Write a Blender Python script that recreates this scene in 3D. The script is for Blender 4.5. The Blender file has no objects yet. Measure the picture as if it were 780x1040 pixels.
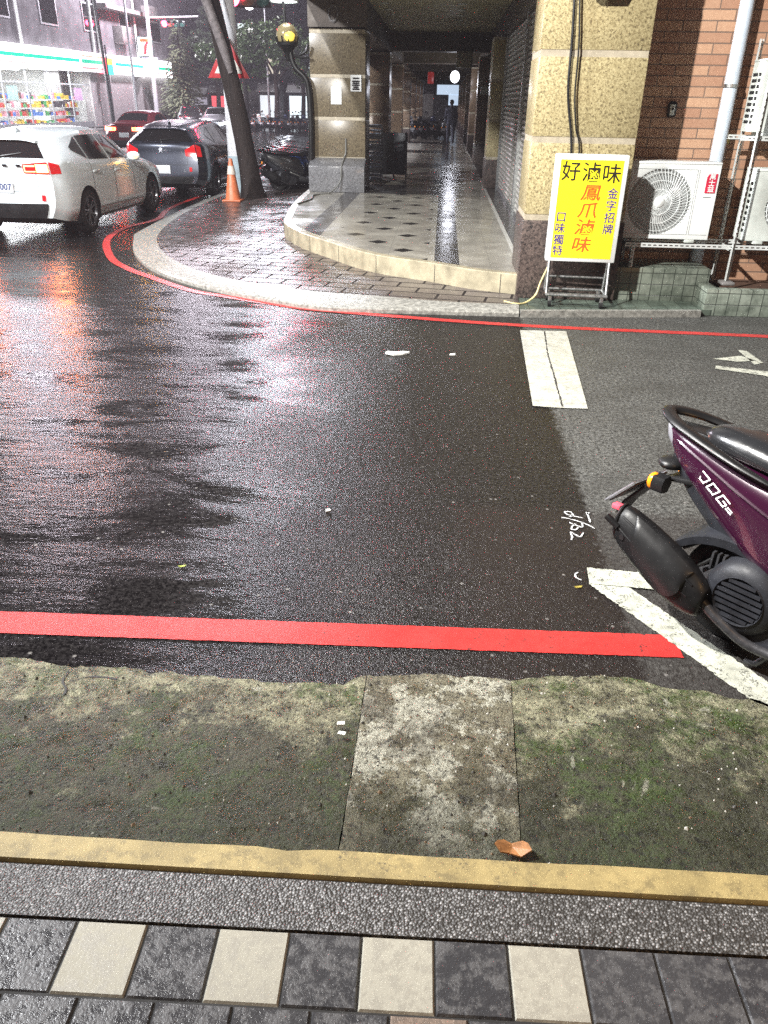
import bpy, bmesh, math, random
import numpy as np
from mathutils import Vector, Matrix
random.seed(7)
PI = math.pi
scn = bpy.context.scene
col = scn.collection
R_ = math.radians

# ------------------------------------------------------------------ camera
F_PX, CX, CY, CAM_H = 780., 390., 520., 1.90
_vy = np.array([62, -415, F_PX]); _u = -26.
_vd = np.array([_u, (F_PX * F_PX + 62 * _u) / 415, F_PX])
_Y = _vy / np.linalg.norm(_vy); _Z = -_vd / np.linalg.norm(_vd); _X = np.cross(_Y, _Z)
ROT = np.array([_X, _Y, _Z])
cam_d = bpy.data.cameras.new('camera'); cam = bpy.data.objects.new('camera', cam_d); col.objects.link(cam)
cam_d.sensor_fit = 'VERTICAL'; cam_d.sensor_height = 24; cam_d.sensor_width = 18; cam_d.lens = F_PX / 1040 * 24
cam_d.clip_start = .05; cam_d.clip_end = 2000
m = Matrix.Identity(4)
for i in range(3):
    m[i][0] = ROT[i, 0]; m[i][1] = -ROT[i, 1]; m[i][2] = -ROT[i, 2]
m[2][3] = CAM_H
cam.matrix_world = m
scn.camera = cam

def G(px, py, z=0.):                     # where the sight line meets the level z
    d = ROT @ np.array([px - CX, py - CY, F_PX]); t = (z - CAM_H) / d[2]
    return Vector((d[0] * t, d[1] * t, z))
def AT(px, py, y):                       # where the sight line meets the depth y
    d = ROT @ np.array([px - CX, py - CY, F_PX]); t = y / d[1]
    return Vector((d[0] * t, y, CAM_H + d[2] * t))

# ------------------------------------------------------------------ night sky, exposure
world = bpy.data.worlds.new('World'); scn.world = world; world.use_nodes = True
wn = world.node_tree.nodes; wl = world.node_tree.links
bg = wn['Background']; bg.inputs[0].default_value = (.30, .235, .31, 1); bg.inputs[1].default_value = .12
scn.view_settings.view_transform = 'Standard'; scn.view_settings.look = 'None'
scn.view_settings.exposure = 0; scn.view_settings.gamma = 1
scn.view_settings.use_curve_mapping = False
scn.render.engine = 'CYCLES'
scn.cycles.use_denoising = False
scn.cycles.max_bounces = 8; scn.cycles.diffuse_bounces = 3; scn.cycles.glossy_bounces = 4
scn.cycles.transparent_max_bounces = 12
scn.cycles.sample_clamp_indirect = 2.5; scn.cycles.sample_clamp_direct = 12; scn.cycles.use_adaptive_sampling = False
scn.cycles.caustics_reflective = False; scn.cycles.caustics_refractive = False

# ------------------------------------------------------------------ node helpers
class NT:
    def __init__(s, name):
        s.m = bpy.data.materials.new(name); s.m.use_nodes = True
        s.t = s.m.node_tree; s.n = s.t.nodes; s.l = s.t.links
        s.p = s.n['Principled BSDF']; s.out = s.n['Material Output']
        s._tc = None
    def co(s):
        if not s._tc: s._tc = s.n.new('ShaderNodeTexCoord')
        return s._tc.outputs['Object']
    def put(s, sock, v):
        if isinstance(v, (int, float)): sock.default_value = (v, v, v, 1) if hasattr(sock.default_value, '__len__') else v
        elif isinstance(v, (tuple, list)):
            sock.default_value = tuple(v) if len(v) == len(sock.default_value) else (*v, 1)
        else: s.l.new(v, sock)
    def mapping(s, scale=(1, 1, 1), rot=(0, 0, 0), loc=(0, 0, 0), v=None):
        n = s.n.new('ShaderNodeMapping'); s.l.new(v or s.co(), n.inputs[0])
        n.inputs['Scale'].default_value = scale; n.inputs['Rotation'].default_value = rot; n.inputs['Location'].default_value = loc
        return n.outputs[0]
    def noise(s, scale, detail=3, rough=.55, dist=0, v=None, color=False):
        n = s.n.new('ShaderNodeTexNoise'); s.l.new(v or s.co(), n.inputs['Vector'])
        n.inputs['Scale'].default_value = scale; n.inputs['Detail'].default_value = detail
        n.inputs['Roughness'].default_value = rough; n.inputs['Distortion'].default_value = dist
        return n.outputs['Color' if color else 'Fac']
    def vor(s, scale, feat='F1', out='Distance', v=None, rand=1):
        n = s.n.new('ShaderNodeTexVoronoi'); s.l.new(v or s.co(), n.inputs['Vector'])
        n.feature = feat; n.inputs['Scale'].default_value = scale; n.inputs['Randomness'].default_value = rand
        return n.outputs[out]
    def ramp(s, fac, stops, interp='LINEAR'):
        n = s.n.new('ShaderNodeValToRGB'); s.l.new(fac, n.inputs[0]); r = n.color_ramp; r.interpolation = interp
        while len(r.elements) < len(stops): r.elements.new(.5)
        for e, (p, c) in zip(r.elements, stops):
            e.position = p; e.color = (c, c, c, 1) if isinstance(c, (int, float)) else (*c, 1)
        return n.outputs[0]
    def mix(s, fac, a, b, mode='MIX'):
        n = s.n.new('ShaderNodeMix'); n.data_type = 'RGBA'; n.blend_type = mode
        s.put(n.inputs[0], fac); s.put(n.inputs[6], a); s.put(n.inputs[7], b)
        return n.outputs[2]
    def mth(s, op, a, b=0., c=0., clamp=False):
        n = s.n.new('ShaderNodeMath'); n.operation = op; n.use_clamp = clamp
        s.put(n.inputs[0], a); s.put(n.inputs[1], b); s.put(n.inputs[2], c)
        return n.outputs[0]
    def mr(s, v, a, b, lo=0., hi=1.):
        n = s.n.new('ShaderNodeMapRange'); n.clamp = True; s.put(n.inputs[0], v)
        for i, q in enumerate((a, b, lo, hi)): n.inputs[i + 1].default_value = q
        return n.outputs[0]
    def xyz(s, v=None):
        n = s.n.new('ShaderNodeSeparateXYZ'); s.l.new(v or s.co(), n.inputs[0]); return n.outputs
    def comb(s, x=0., y=0., z=0.):
        n = s.n.new('ShaderNodeCombineXYZ'); s.put(n.inputs[0], x); s.put(n.inputs[1], y); s.put(n.inputs[2], z); return n.outputs[0]
    def bump(s, h, strength=.3, dist=.01, nrm=None):
        n = s.n.new('ShaderNodeBump'); s.l.new(h, n.inputs['Height']); s.put(n.inputs['Strength'], strength)
        n.inputs['Distance'].default_value = dist
        if nrm is not None: s.l.new(nrm, n.inputs['Normal'])
        return n.outputs[0]
    def set(s, **k):
        for key, v in k.items():
            nm = {'col': 'Base Color', 'rough': 'Roughness', 'metal': 'Metallic', 'nrm': 'Normal', 'coat': 'Coat Weight',
                  'emit': 'Emission Color', 'estr': 'Emission Strength', 'spec': 'Specular IOR Level', 'alpha': 'Alpha',
                  'trans': 'Transmission Weight', 'ior': 'IOR', 'coatr': 'Coat Roughness'}[key]
            s.put(s.p.inputs[nm], v)
        return s.m

def MAT(name, c, rough=.5, metal=0, var=.18, scale=6, bump=.0, bscale=120, rvar=.1, **k):
    t = NT(name)
    n = t.noise(scale, 4, .6)
    lo = tuple(x * (1 - var) for x in c); hi = tuple(min(1, x * (1 + var)) for x in c)
    t.set(col=t.ramp(n, [(.3, lo), (.7, hi)]), rough=t.ramp(t.noise(scale * 1.7, 3), [(.3, max(.02, rough - rvar)), (.7, min(1, rough + rvar))]), metal=metal, **k)
    if bump: t.set(nrm=t.bump(t.noise(bscale, 3), bump, .004))
    return t.m

def EMIT(name, c, s):
    t = NT(name); t.set(col=c, emit=c, estr=s, rough=.3)
    if s < 4 or not (name in ('hot lamp core', 'lit amber lamp') or 'fascia' in name): t.m.cycles.emission_sampling = 'NONE'
    return t.m

# ------------------------------------------------------------------ object helpers
def tag(o, label=None, cat=None, group=None, kind=None):
    if label: o['label'] = label
    if cat: o['category'] = cat
    if group: o['group'] = group
    if kind: o['kind'] = kind
    return o
def thing(name, label, cat, loc=(0, 0, 0), rz=0., group=None):
    o = bpy.data.objects.new(name, None); col.objects.link(o)
    o.empty_display_size = .1; o.location = loc; o.rotation_euler = (0, 0, rz)
    return tag(o, label, cat, group)
def copy_tree(o, parent=None):
    c = o.copy(); col.objects.link(c)
    if parent: c.parent = parent
    for ch in list(o.children): copy_tree(ch, c)
    return c

class MB:
    def __init__(s): s.v = []; s.f = []; s.mi = []; s.cur = 0
    def add(s, vs, fs):
        b = len(s.v); s.v += [tuple(v) for v in vs]
        for f in fs: s.f.append([b + i for i in f]); s.mi.append(s.cur)
        return s
    def m(s, i): s.cur = i; return s
    def box(s, x0, y0, z0, x1, y1, z1, T=None):
        vs = [Vector((x, y, z)) for z in (z0, z1) for y in (y0, y1) for x in (x0, x1)]
        if T: vs = [T @ v for v in vs]
        return s.add(vs, [(0, 2, 3, 1), (4, 5, 7, 6), (0, 1, 5, 4), (2, 6, 7, 3), (0, 4, 6, 2), (1, 3, 7, 5)])
    def cyl(s, p0, p1, r0, r1=None, n=16, cap=True):
        return s.tube([p0, p1], [r0, r0 if r1 is None else r1], n, cap)
    def tube(s, pts, r, n=10, cap=True, flat=None):
        pts = [Vector(p) for p in pts]; rs = r if isinstance(r, (list, tuple)) else [r] * len(pts)
        vs = []; up = None
        for i, p in enumerate(pts):
            t = (pts[min(i + 1, len(pts) - 1)] - pts[max(i - 1, 0)]).normalized()
            if up is None:
                up = Vector((0, 0, 1)) if abs(t.z) < .9 else Vector((1, 0, 0))
            a = t.cross(up).normalized(); b = a.cross(t).normalized(); up = b
            for k in range(n):
                w = 2 * PI * k / n
                fx, fy = (1, 1) if not flat else flat
                vs.append(p + (a * math.cos(w) * fx + b * math.sin(w) * fy) * rs[i])
        fs = []
        for i in range(len(pts) - 1):
            for k in range(n):
                k2 = (k + 1) % n; fs.append((i * n + k, i * n + k2, (i + 1) * n + k2, (i + 1) * n + k))
        if cap:
            fs.append(tuple(range(n))[::-1]); fs.append(tuple((len(pts) - 1) * n + k for k in range(n)))
        return s.add(vs, fs)
    def lathe(s, prof, n=24, T=None):          # prof: (r, z)
        vs = []; fs = []
        for (r, z) in prof:
            for k in range(n):
                w = 2 * PI * k / n; v = Vector((r * math.cos(w), r * math.sin(w), z)); vs.append(T @ v if T else v)
        for i in range(len(prof) - 1):
            for k in range(n):
                k2 = (k + 1) % n; fs.append((i * n + k, i * n + k2, (i + 1) * n + k2, (i + 1) * n + k))
        return s.add(vs, fs)
    def sphere(s, c, r, n=16, T=None, sc=(1, 1, 1)):
        prof = [(max(1e-4, r * math.sin(PI * i / n)), -r * math.cos(PI * i / n)) for i in range(n + 1)]
        S = Matrix.Translation(c) @ Matrix.Diagonal((*sc, 1))
        return s.lathe(prof, n * 2, S if T is None else T @ S)
    def prism(s, poly, axis, a, b):            # poly: 2D points, extruded along axis from a to b
        n = len(poly)
        def mk(p, t): return {'x': (t, p[0], p[1]), 'y': (p[0], t, p[1]), 'z': (p[0], p[1], t)}[axis]
        vs = [mk(p, a) for p in poly] + [mk(p, b) for p in poly]
        fs = [tuple(range(n))[::-1], tuple(range(n, 2 * n))] + [(i, (i + 1) % n, n + (i + 1) % n, n + i) for i in range(n)]
        return s.add(vs, fs)
    def poly(s, pts): return s.add(pts, [tuple(range(len(pts)))])
    def loft(s, rings, close=True, caps=True):
        n = len(rings[0]); vs = [v for r in rings for v in r]; fs = []
        for i in range(len(rings) - 1):
            for k in range(n if close else n - 1):
                k2 = (k + 1) % n; fs.append((i * n + k, i * n + k2, (i + 1) * n + k2, (i + 1) * n + k))
        if caps: fs.append(tuple(range(n))[::-1]); fs.append(tuple((len(rings) - 1) * n + k for k in range(n)))
        return s.add(vs, fs)
    def grid(s, fn, nu, nv):
        vs = [fn(i / nu, j / nv) for i in range(nu + 1) for j in range(nv + 1)]
        return s.add(vs, [(i * (nv + 1) + j, (i + 1) * (nv + 1) + j, (i + 1) * (nv + 1) + j + 1, i * (nv + 1) + j + 1) for i in range(nu) for j in range(nv)])
    def build(s, name, mats, parent=None, smooth=False, bevel=0, seg=2, sharp=40, subd=0, weld=0):
        me = bpy.data.meshes.new(name); me.from_pydata(s.v, [], s.f)
        for mm in (mats if isinstance(mats, (list, tuple)) else [mats]): me.materials.append(mm)
        me.polygons.foreach_set('material_index', s.mi)
        bm = bmesh.new(); bm.from_mesh(me)
        if weld: bmesh.ops.remove_doubles(bm, verts=bm.verts, dist=weld)
        bmesh.ops.recalc_face_normals(bm, faces=bm.faces)
        if bevel:
            es = [e for e in bm.edges if len(e.link_faces) == 2 and e.calc_face_angle(0) > .6]
            bmesh.ops.bevel(bm, geom=es, offset=bevel, segments=seg, affect='EDGES', profile=.5, clamp_overlap=True)
        if smooth or bevel:
            for f in bm.faces: f.smooth = True
            for e in bm.edges:
                if len(e.link_faces) == 2 and e.calc_face_angle(0) > R_(sharp): e.smooth = False
        bm.to_mesh(me); bm.free(); me.update()
        o = bpy.data.objects.new(name, me); col.objects.link(o)
        if subd:
            md = o.modifiers.new('sub', 'SUBSURF'); md.levels = subd; md.render_levels = subd
        if parent: o.parent = parent
        return o

def poly_sheet(name, pts, z, mat, kind='structure', thick=0.):
    b = MB()
    if thick: b.prism([(p[0], p[1]) for p in pts], 'z', z - thick, z)
    else: b.poly([(p[0], p[1], z) for p in pts])
    return tag(b.build(name, mat), kind=kind)

def text_mesh(name, body, size, mat, parent, loc, rot, bold=0., shear=0., ext=.0008, align='CENTER', xs=1.):
    cu = bpy.data.curves.new(name, 'FONT'); cu.body = body; cu.size = size; cu.offset = bold; cu.shear = shear; cu.extrude = ext
    cu.align_x = align; cu.align_y = 'CENTER'; cu.resolution_u = 3
    to = bpy.data.objects.new(name, cu); col.objects.link(to)
    dg = bpy.context.evaluated_depsgraph_get(); dg.update()
    me = bpy.data.meshes.new_from_object(to.evaluated_get(dg)); me.materials.clear(); me.materials.append(mat)
    bpy.data.objects.remove(to)
    o = bpy.data.objects.new(name, me); col.objects.link(o); o.parent = parent
    o.location = loc; o.rotation_euler = rot; o.scale = (xs, 1, 1)
    return o
def text_join(name, items, mat, parent):
    """several characters as one lettering mesh. items: (char, size, matrix, bold, shear)"""
    bm = bmesh.new()
    for ch, size, T, bold, shear in items:
        cu = bpy.data.curves.new('t', 'FONT'); cu.body = ch; cu.size = size; cu.offset = bold; cu.shear = shear; cu.extrude = .0008
        cu.align_x = 'CENTER'; cu.align_y = 'CENTER'; cu.resolution_u = 3
        to = bpy.data.objects.new('t', cu); col.objects.link(to)
        dg = bpy.context.evaluated_depsgraph_get(); dg.update()
        me = bpy.data.meshes.new_from_object(to.evaluated_get(dg)); bpy.data.objects.remove(to)
        me.transform(T); bm.from_mesh(me); bpy.data.meshes.remove(me)
    me = bpy.data.meshes.new(name); bm.to_mesh(me); bm.free(); me.materials.clear(); me.materials.append(mat)
    o = bpy.data.objects.new(name, me); col.objects.link(o); o.parent = parent
    return o

def interp(keys, t):                      # catmull-rom through (t, value...) keys
    k = keys
    if t <= k[0][0]: return np.array(k[0][1:], float)
    if t >= k[-1][0]: return np.array(k[-1][1:], float)
    for i in range(len(k) - 1):
        if k[i][0] <= t <= k[i + 1][0]: break
    a, b = np.array(k[i][1:], float), np.array(k[i + 1][1:], float)
    h = k[i + 1][0] - k[i][0]; s = (t - k[i][0]) / h
    ma = (b - np.array(k[i - 1][1:], float)) / (k[i + 1][0] - k[i - 1][0]) * h if i > 0 else (b - a)
    mb = (np.array(k[i + 2][1:], float) - a) / (k[i + 2][0] - k[i][0]) * h if i + 2 < len(k) else (b - a)
    return (2*s**3-3*s**2+1)*a + (s**3-2*s**2+s)*ma + (-2*s**3+3*s**2)*b + (s**3-s**2)*mb

def smooth_pts(pts, n=6):
    ks = [(i, p[0], p[1]) for i, p in enumerate(pts)]
    return [tuple(interp(ks, i / n)) for i in range((len(pts) - 1) * n + 1)]

# ------------------------------------------------------------------ materials
def asphalt_mat():
    t = NT('wet asphalt'); X = t.xyz()
    fine = t.noise(52, 2, .75); agg = t.noise(140, 2, .7); mid = t.noise(22, 4, .6); big = t.noise(1.1, 4, .6)
    pud_v = t.mapping(scale=(.42, 1.25, 1))
    pud = t.noise(2.9, 6, .66, .6, v=pud_v)
    wet0 = t.ramp(pud, [(.47, 0), (.62, 1)])
    # the lane by the far kerb on the left holds the water; the parking bay on the right has dried
    left = t.mr(t.mth('ADD', X[0], t.mth('MULTIPLY', t.noise(.6, 3), 2.4)), -.2, 1.0, 1, 0)
    edge = t.mth('ADD', X[0], t.mth('MULTIPLY', mid, .16))
    bay = t.ramp(edge, [(.92, 0), (.96, 1)])
    wet = t.mth('MULTIPLY', wet0, t.mth('MAXIMUM', left, .1))
    rough = t.mix(wet, t.mix(bay, t.mix(left, .30, .20), .6), .07)
    # colour: dark bitumen, pale grit, old repair patch
    grain = t.mth('ADD', t.mth('MULTIPLY', t.noise(42, 4, .85), .7), t.mth('MULTIPLY', t.noise(120, 2, .7), .3))
    base = t.mix(t.ramp(grain, [(.46, 0), (.62, 1)]), (.0012, .0011, .0011), (.034, .031, .031))
    base = t.mix(t.ramp(big, [(.35, 0), (.7, .5)]), base, (.007, .006, .006))
    drycol = t.mix(t.ramp(grain, [(.42, 0), (.62, 1)]), (.010, .010, .009), (.15, .15, .14))
    drycol = t.mix(t.ramp(t.noise(3.2, 5, .65), [(.42, 0), (.68, .55)]), drycol, (.03, .029, .026))
    base = t.mix(bay, base, drycol)
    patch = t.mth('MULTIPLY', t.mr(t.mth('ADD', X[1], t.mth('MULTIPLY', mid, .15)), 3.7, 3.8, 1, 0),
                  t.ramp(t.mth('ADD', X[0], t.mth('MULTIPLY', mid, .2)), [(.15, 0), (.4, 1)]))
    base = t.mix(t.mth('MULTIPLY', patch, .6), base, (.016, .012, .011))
    gv = t.vor(34, out='Color')
    grit = t.mth('MULTIPLY', t.ramp(gv, [(.86, 0), (.90, 1)]), t.ramp(t.vor(34), [(.15, 1), (.34, 0)]))
    base = t.mix(t.mth('MULTIPLY', grit, .7), base, (.20, .19, .18))
    h = t.mth('ADD', t.mth('MULTIPLY', fine, .8), t.mth('MULTIPLY', agg, .7))
    st = t.mix(wet, t.mix(left, .70, .17), .07)
    n1 = t.bump(h, st, .012)
    rip = t.noise(6, 4, .65, v=t.mapping(scale=(.6, 1.7, 1)))
    n2 = t.bump(rip, .22, .03, n1)
    return t.set(col=base, rough=rough, nrm=n2, spec=t.mix(wet, t.mix(bay, .34, .25), .6))

def moss_mat(name, central=False):
    t = NT(name); X = t.xyz()
    n2 = t.noise(9, 7, .72); n3 = t.noise(75, 4, .75); n4 = t.noise(260, 3)
    c = t.mix(t.ramp(n2, [(.40, 0), (.60, 1)]), (.13, .125, .078), (.36, .345, .22))
    pits = t.noise(30, 6, .8)
    if central:
        c = t.mix(t.ramp(n2, [(.38, 0), (.62, 1)]), (.15, .135, .085), (.27, .25, .17))
        worn = t.mth('ADD', t.noise(5.2, 9, .76), t.mth('MULTIPLY', t.noise(1.9, 3), .35))
        c = t.mix(t.ramp(worn, [(.665, 0), (.685, 1)]), c, (.50, .49, .39))
        c = t.mix(t.ramp(t.noise(3.3, 6, .7), [(.50, 0), (.62, .8)]), c, (.075, .064, .040))
    else:
        grime = t.mth('ADD', t.noise(3.6, 7, .75), t.mr(X[1], 1.65, 2.3, .16, -.10))
        c = t.mix(t.ramp(grime, [(.49, 0), (.58, .9)]), c, (.048, .048, .028))
        green = t.mth('ADD', t.noise(2.3, 5, .7), t.mth('MULTIPLY', t.noise(34, 5, .8), .6))
        c = t.mix(t.ramp(green, [(.79, 0), (.92, .9)]), c, (.052, .088, .015))
        pale = t.noise(2.7, 9, .72, 1.8)
        c = t.mix(t.ramp(pale, [(.595, 0), (.635, .9)]), c, (.38, .375, .29))
    # damp dark foot of the slope along the kerb
    c = t.mix(t.mr(t.mth('ADD', X[1], t.mth('MULTIPLY', n2, 1.1)), 2.04, 2.34, .8, 0), c, (.044, .048, .025))
    c = t.mix(t.ramp(pits, [(.38, .9), (.46, 0)]), c, (.014, .014, .009))
    c = t.mix(t.ramp(n3, [(.36, .85), (.47, 0)]), c, (.016, .016, .011))
    gv = t.vor(60, out='Color')
    c = t.mix(t.mth('MULTIPLY', t.ramp(gv, [(.90, 0), (.94, .75)]), t.ramp(t.vor(60), [(.12, 1), (.30, 0)])), c, (.42, .42, .36))
    h = t.mth('ADD', t.mth('MULTIPLY', n3, 1.3), t.mth('ADD', t.mth('MULTIPLY', pits, 2.), t.mth('MULTIPLY', n2, 1.6)))
    return t.set(col=c, rough=t.ramp(n2, [(.35, .25), (.65, .7)]), nrm=t.bump(h, 1., .016))

def pebble_mat():
    t = NT('exposed pebble wash')
    v1 = t.vor(150); cc = t.vor(150, out='Color')
    c = t.ramp(cc, [(.1, .02), (.45, .07), (.7, .20), (.92, .46)])
    c = t.mix(t.ramp(v1, [(.35, 0), (.62, 1)]), c, (.012, .012, .012))
    c = t.mix(.22, c, (.12, .11, .095), 'MIX')
    inv = t.mth('SUBTRACT', 1, v1)
    return t.set(col=c, rough=.45, nrm=t.bump(inv, .7, .005))

def tile_mat(name, c, dark, pits=.5):
    t = NT(name)
    n = t.noise(34, 5, .7); n2 = t.noise(150, 3)
    b = t.mix(t.ramp(n, [(.46, 0), (.56, 1)]), c, dark)
    b = t.mix(t.ramp(t.noise(3, 3), [(.35, 0), (.7, .35)]), b, dark)
    return t.set(col=b, rough=t.ramp(n, [(.4, .16), (.6, .5)]), nrm=t.bump(t.mth('ADD', n, n2), .5 * pits, .003))

def paint_mat(name, c, wear=.62, under=(.02, .02, .02), rough=.45, scale=14):
    t = NT(name)
    n = t.noise(scale, 7, .75); n2 = t.noise(130, 3, .7)
    w = t.ramp(t.mth('ADD', t.mth('MULTIPLY', n, .6), t.mth('MULTIPLY', n2, .4)), [(wear, 0), (wear + .05, 1)])
    cc = t.mix(t.ramp(t.noise(7, 6, .7), [(.35, 0), (.62, 1)]), tuple(x * .66 for x in c), c)
    cc = t.mix(t.ramp(t.noise(24, 6, .75), [(.50, 0), (.62, .6)]), cc, tuple(x * .35 + .01 for x in c))
    cc = t.mix(t.ramp(n2, [(.25, .25), (.5, 0)]), cc, tuple(x * .5 for x in c))
    return t.set(col=t.mix(w, cc, under), rough=rough, nrm=t.bump(t.noise(200, 3, .7), .35, .004))

def granite_mat(name, a, b, d, scale=26, rough=.28):
    t = NT(name)
    v = t.mapping(scale=(1, 1, 1))
    n = t.noise(scale, 4, .65, .8, v=v); n2 = t.noise(scale * 2.6, 4, .7)
    c = t.ramp(n, [(.36, d), (.45, b), (.56, a), (.70, tuple(min(1, x * 1.25) for x in a))])
    c = t.mix(t.ramp(n2, [(.56, 0), (.66, .75)]), c, d)
    return t.set(col=c, rough=t.ramp(n2, [(.3, rough * .7), (.7, rough * 1.4)]), nrm=t.bump(n2, .06, .003))

def brick_mat():
    t = NT('orange tile brick'); X = t.xyz()
    v = t.comb(X[0], X[2], 0.)
    n = t.n.new('ShaderNodeTexBrick'); t.l.new(v, n.inputs['Vector'])
    n.offset = .5; n.inputs['Scale'].default_value = 1.; n.inputs['Brick Width'].default_value = .33; n.inputs['Row Height'].default_value = .095
    n.inputs['Mortar Size'].default_value = .006; n.inputs['Mortar Smooth'].default_value = .15; n.inputs['Bias'].default_value = 0
    n.inputs['Color1'].default_value = (.39, .215, .14, 1); n.inputs['Color2'].default_value = (.54, .335, .215, 1); n.inputs['Mortar'].default_value = (.17, .125, .10, 1)
    c = t.mix(t.ramp(t.noise(26, 5, .7), [(.3, .3), (.6, 0)]), n.outputs['Color'], (.25, .11, .06))
    c = t.mix(t.ramp(t.noise(2.3, 4), [(.5, 0), (.75, .3)]), c, (.55, .36, .24))
    h = t.mth('SUBTRACT', 1, n.outputs['Fac'])
    nb = t.bump(h, .8, .008)
    return t.set(col=c, rough=.55, nrm=t.bump(t.noise(90, 4), .2, .004, nb))

def small_tile_mat(name, c, c2, w=.115, grout=(.03, .035, .03)):
    t = NT(name); X = t.xyz()
    s = t.mth('ADD', X[0], t.mth('MULTIPLY', X[1], 1.0))
    # vertical faces use along-wall + height, flat faces use x + y
    geo = t.n.new('ShaderNodeNewGeometry'); nz = t.mth('ABSOLUTE', t.xyz(geo.outputs['Normal'])[2])
    flat = t.mth('GREATER_THAN', nz, .5)
    va = t.comb(s, X[2], 0.); vb = t.comb(X[0], X[1], 0.)
    vv = t.mix(flat, va, vb)
    n = t.n.new('ShaderNodeTexBrick'); t.l.new(vv, n.inputs['Vector']); n.offset = 0
    n.inputs['Scale'].default_value = 1.; n.inputs['Brick Width'].default_value = w; n.inputs['Row Height'].default_value = w
    n.inputs['Mortar Size'].default_value = .004; n.inputs['Color1'].default_value = (*c, 1); n.inputs['Color2'].default_value = (*c2, 1); n.inputs['Mortar'].default_value = (*grout, 1)
    cc = t.mix(t.ramp(t.noise(7, 5, .7), [(.42, 0), (.66, .75)]), n.outputs['Color'], (.035, .045, .035))
    return t.set(col=cc, rough=.3, nrm=t.bump(t.mth('SUBTRACT', 1, n.outputs['Fac']), .5, .006))

def brickpave_mat():
    t = NT('wet brick paving'); 
    v = t.mapping(rot=(0, 0, R_(9)))
    n = t.n.new('ShaderNodeTexBrick'); t.l.new(v, n.inputs['Vector']); n.offset = .5
    n.inputs['Scale'].default_value = 1.; n.inputs['Brick Width'].default_value = .52; n.inputs['Row Height'].default_value = .24
    n.inputs['Mortar Size'].default_value = .015; n.inputs['Mortar Smooth'].default_value = .3
    n.inputs['Color1'].default_value = (.075, .060, .057, 1); n.inputs['Color2'].default_value = (.115, .095, .09, 1); n.inputs['Mortar'].default_value = (.022, .019, .018, 1)
    c = t.mix(t.ramp(t.noise(5, 5, .7), [(.4, 0), (.7, .7)]), n.outputs['Color'], (.05, .042, .04))
    wet = t.ramp(t.noise(1.4, 4, .6), [(.4, 0), (.6, 1)])
    nb = t.bump(t.mth('SUBTRACT', 1, n.outputs['Fac']), 1., .02)
    nb = t.bump(t.noise(45, 4, .75), .45, .008, nb)
    nb = t.bump(t.noise(3, 3), .25, .03, nb)
    return t.set(col=c, rough=t.mix(n.outputs['Fac'], t.mix(wet, .36, .15), .9), spec=t.mix(n.outputs['Fac'], .5, .03), nrm=nb)

def arcade_floor_mat():
    t = NT('polished arcade floor'); X = t.xyz()
    def band(x, a, b): return t.mth('MULTIPLY', t.mth('GREATER_THAN', x, a), t.mth('LESS_THAN', x, b))
    stain = t.noise(2.2, 6, .7)
    c = t.mix(t.ramp(stain, [(.35, 0), (.65, 1)]), (.21, .195, .165), (.40, .38, .325))
    c = t.mix(t.ramp(t.noise(.9, 4), [(.45, 0), (.7, .5)]), c, (.15, .14, .125))
    # grey square insets and black diamonds, staggered
    def diam(sx, sy, ox, oy, r):
        fx = t.mth('ABSOLUTE', t.mth('SUBTRACT', t.mth('FRACT', t.mth('ADD', t.mth('DIVIDE', X[0], sx), ox)), .5))
        fy = t.mth('ABSOLUTE', t.mth('SUBTRACT', t.mth('FRACT', t.mth('ADD', t.mth('DIVIDE', X[1], sy), oy)), .5))
        return t.mth('LESS_THAN', t.mth('ADD', t.mth('MULTIPLY', fx, sx), t.mth('MULTIPLY', fy, sy)), r)
    inner = band(X[0], -1.42, -.12)
    d = t.mth('MAXIMUM', diam(.72, 1.2, .1, .2, .14), diam(.72, 1.2, .6, .7, .14))
    g = t.mth('MAXIMUM', diam(1.44, 2.4, .05, .35, .42), diam(1.44, 2.4, .55, .85, .42))
    c = t.mix(t.mth('MULTIPLY', t.mth('MULTIPLY', g, inner), .4), c, (.16, .15, .135))
    c = t.mix(t.mth('MULTIPLY', d, inner), c, (.018, .017, .018))
    dark = (.022, .02, .021)
    rep = t.mth('MULTIPLY', t.mth('FRACT', t.mth('DIVIDE', t.mth('SUBTRACT', X[1], 16.6), 7.3)), 7.3)   # one bay
    cross = t.mth('MULTIPLY', band(rep, 0, 1.9), t.mth('GREATER_THAN', X[1], 16.0))
    cross = t.mth('MULTIPLY', cross, band(X[0], -2.6, -.04))
    strip = t.mth('MAXIMUM', band(X[0], -.04, .25), band(X[0], -1.93, -1.62))
    strip = t.mth('MAXIMUM', strip, band(X[0], .97, 1.22))
    allb = t.mth('MAXIMUM', strip, cross)
    c = t.mix(t.mth('MULTIPLY', allb, .93), c, t.mix(stain, (.012, .012, .013), (.06, .055, .055)))
    c = t.mix(band(X[0], .915, .97), c, (.5, .49, .45))
    # tile joints
    jx = t.mth('LESS_THAN', t.mth('FRACT', t.mth('DIVIDE', X[0], .6)), .008); jy = t.mth('LESS_THAN', t.mth('FRACT', t.mth('DIVIDE', X[1], .6)), .008)
    c = t.mix(t.mth('MULTIPLY', t.mth('MAXIMUM', jx, jy), .5), c, (.05, .05, .045))
    rough = t.ramp(t.noise(1.8, 5, .65), [(.35, .10), (.7, .34)])
    return t.set(col=c, rough=rough, nrm=t.bump(t.noise(3, 3), .05, .02))

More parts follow.
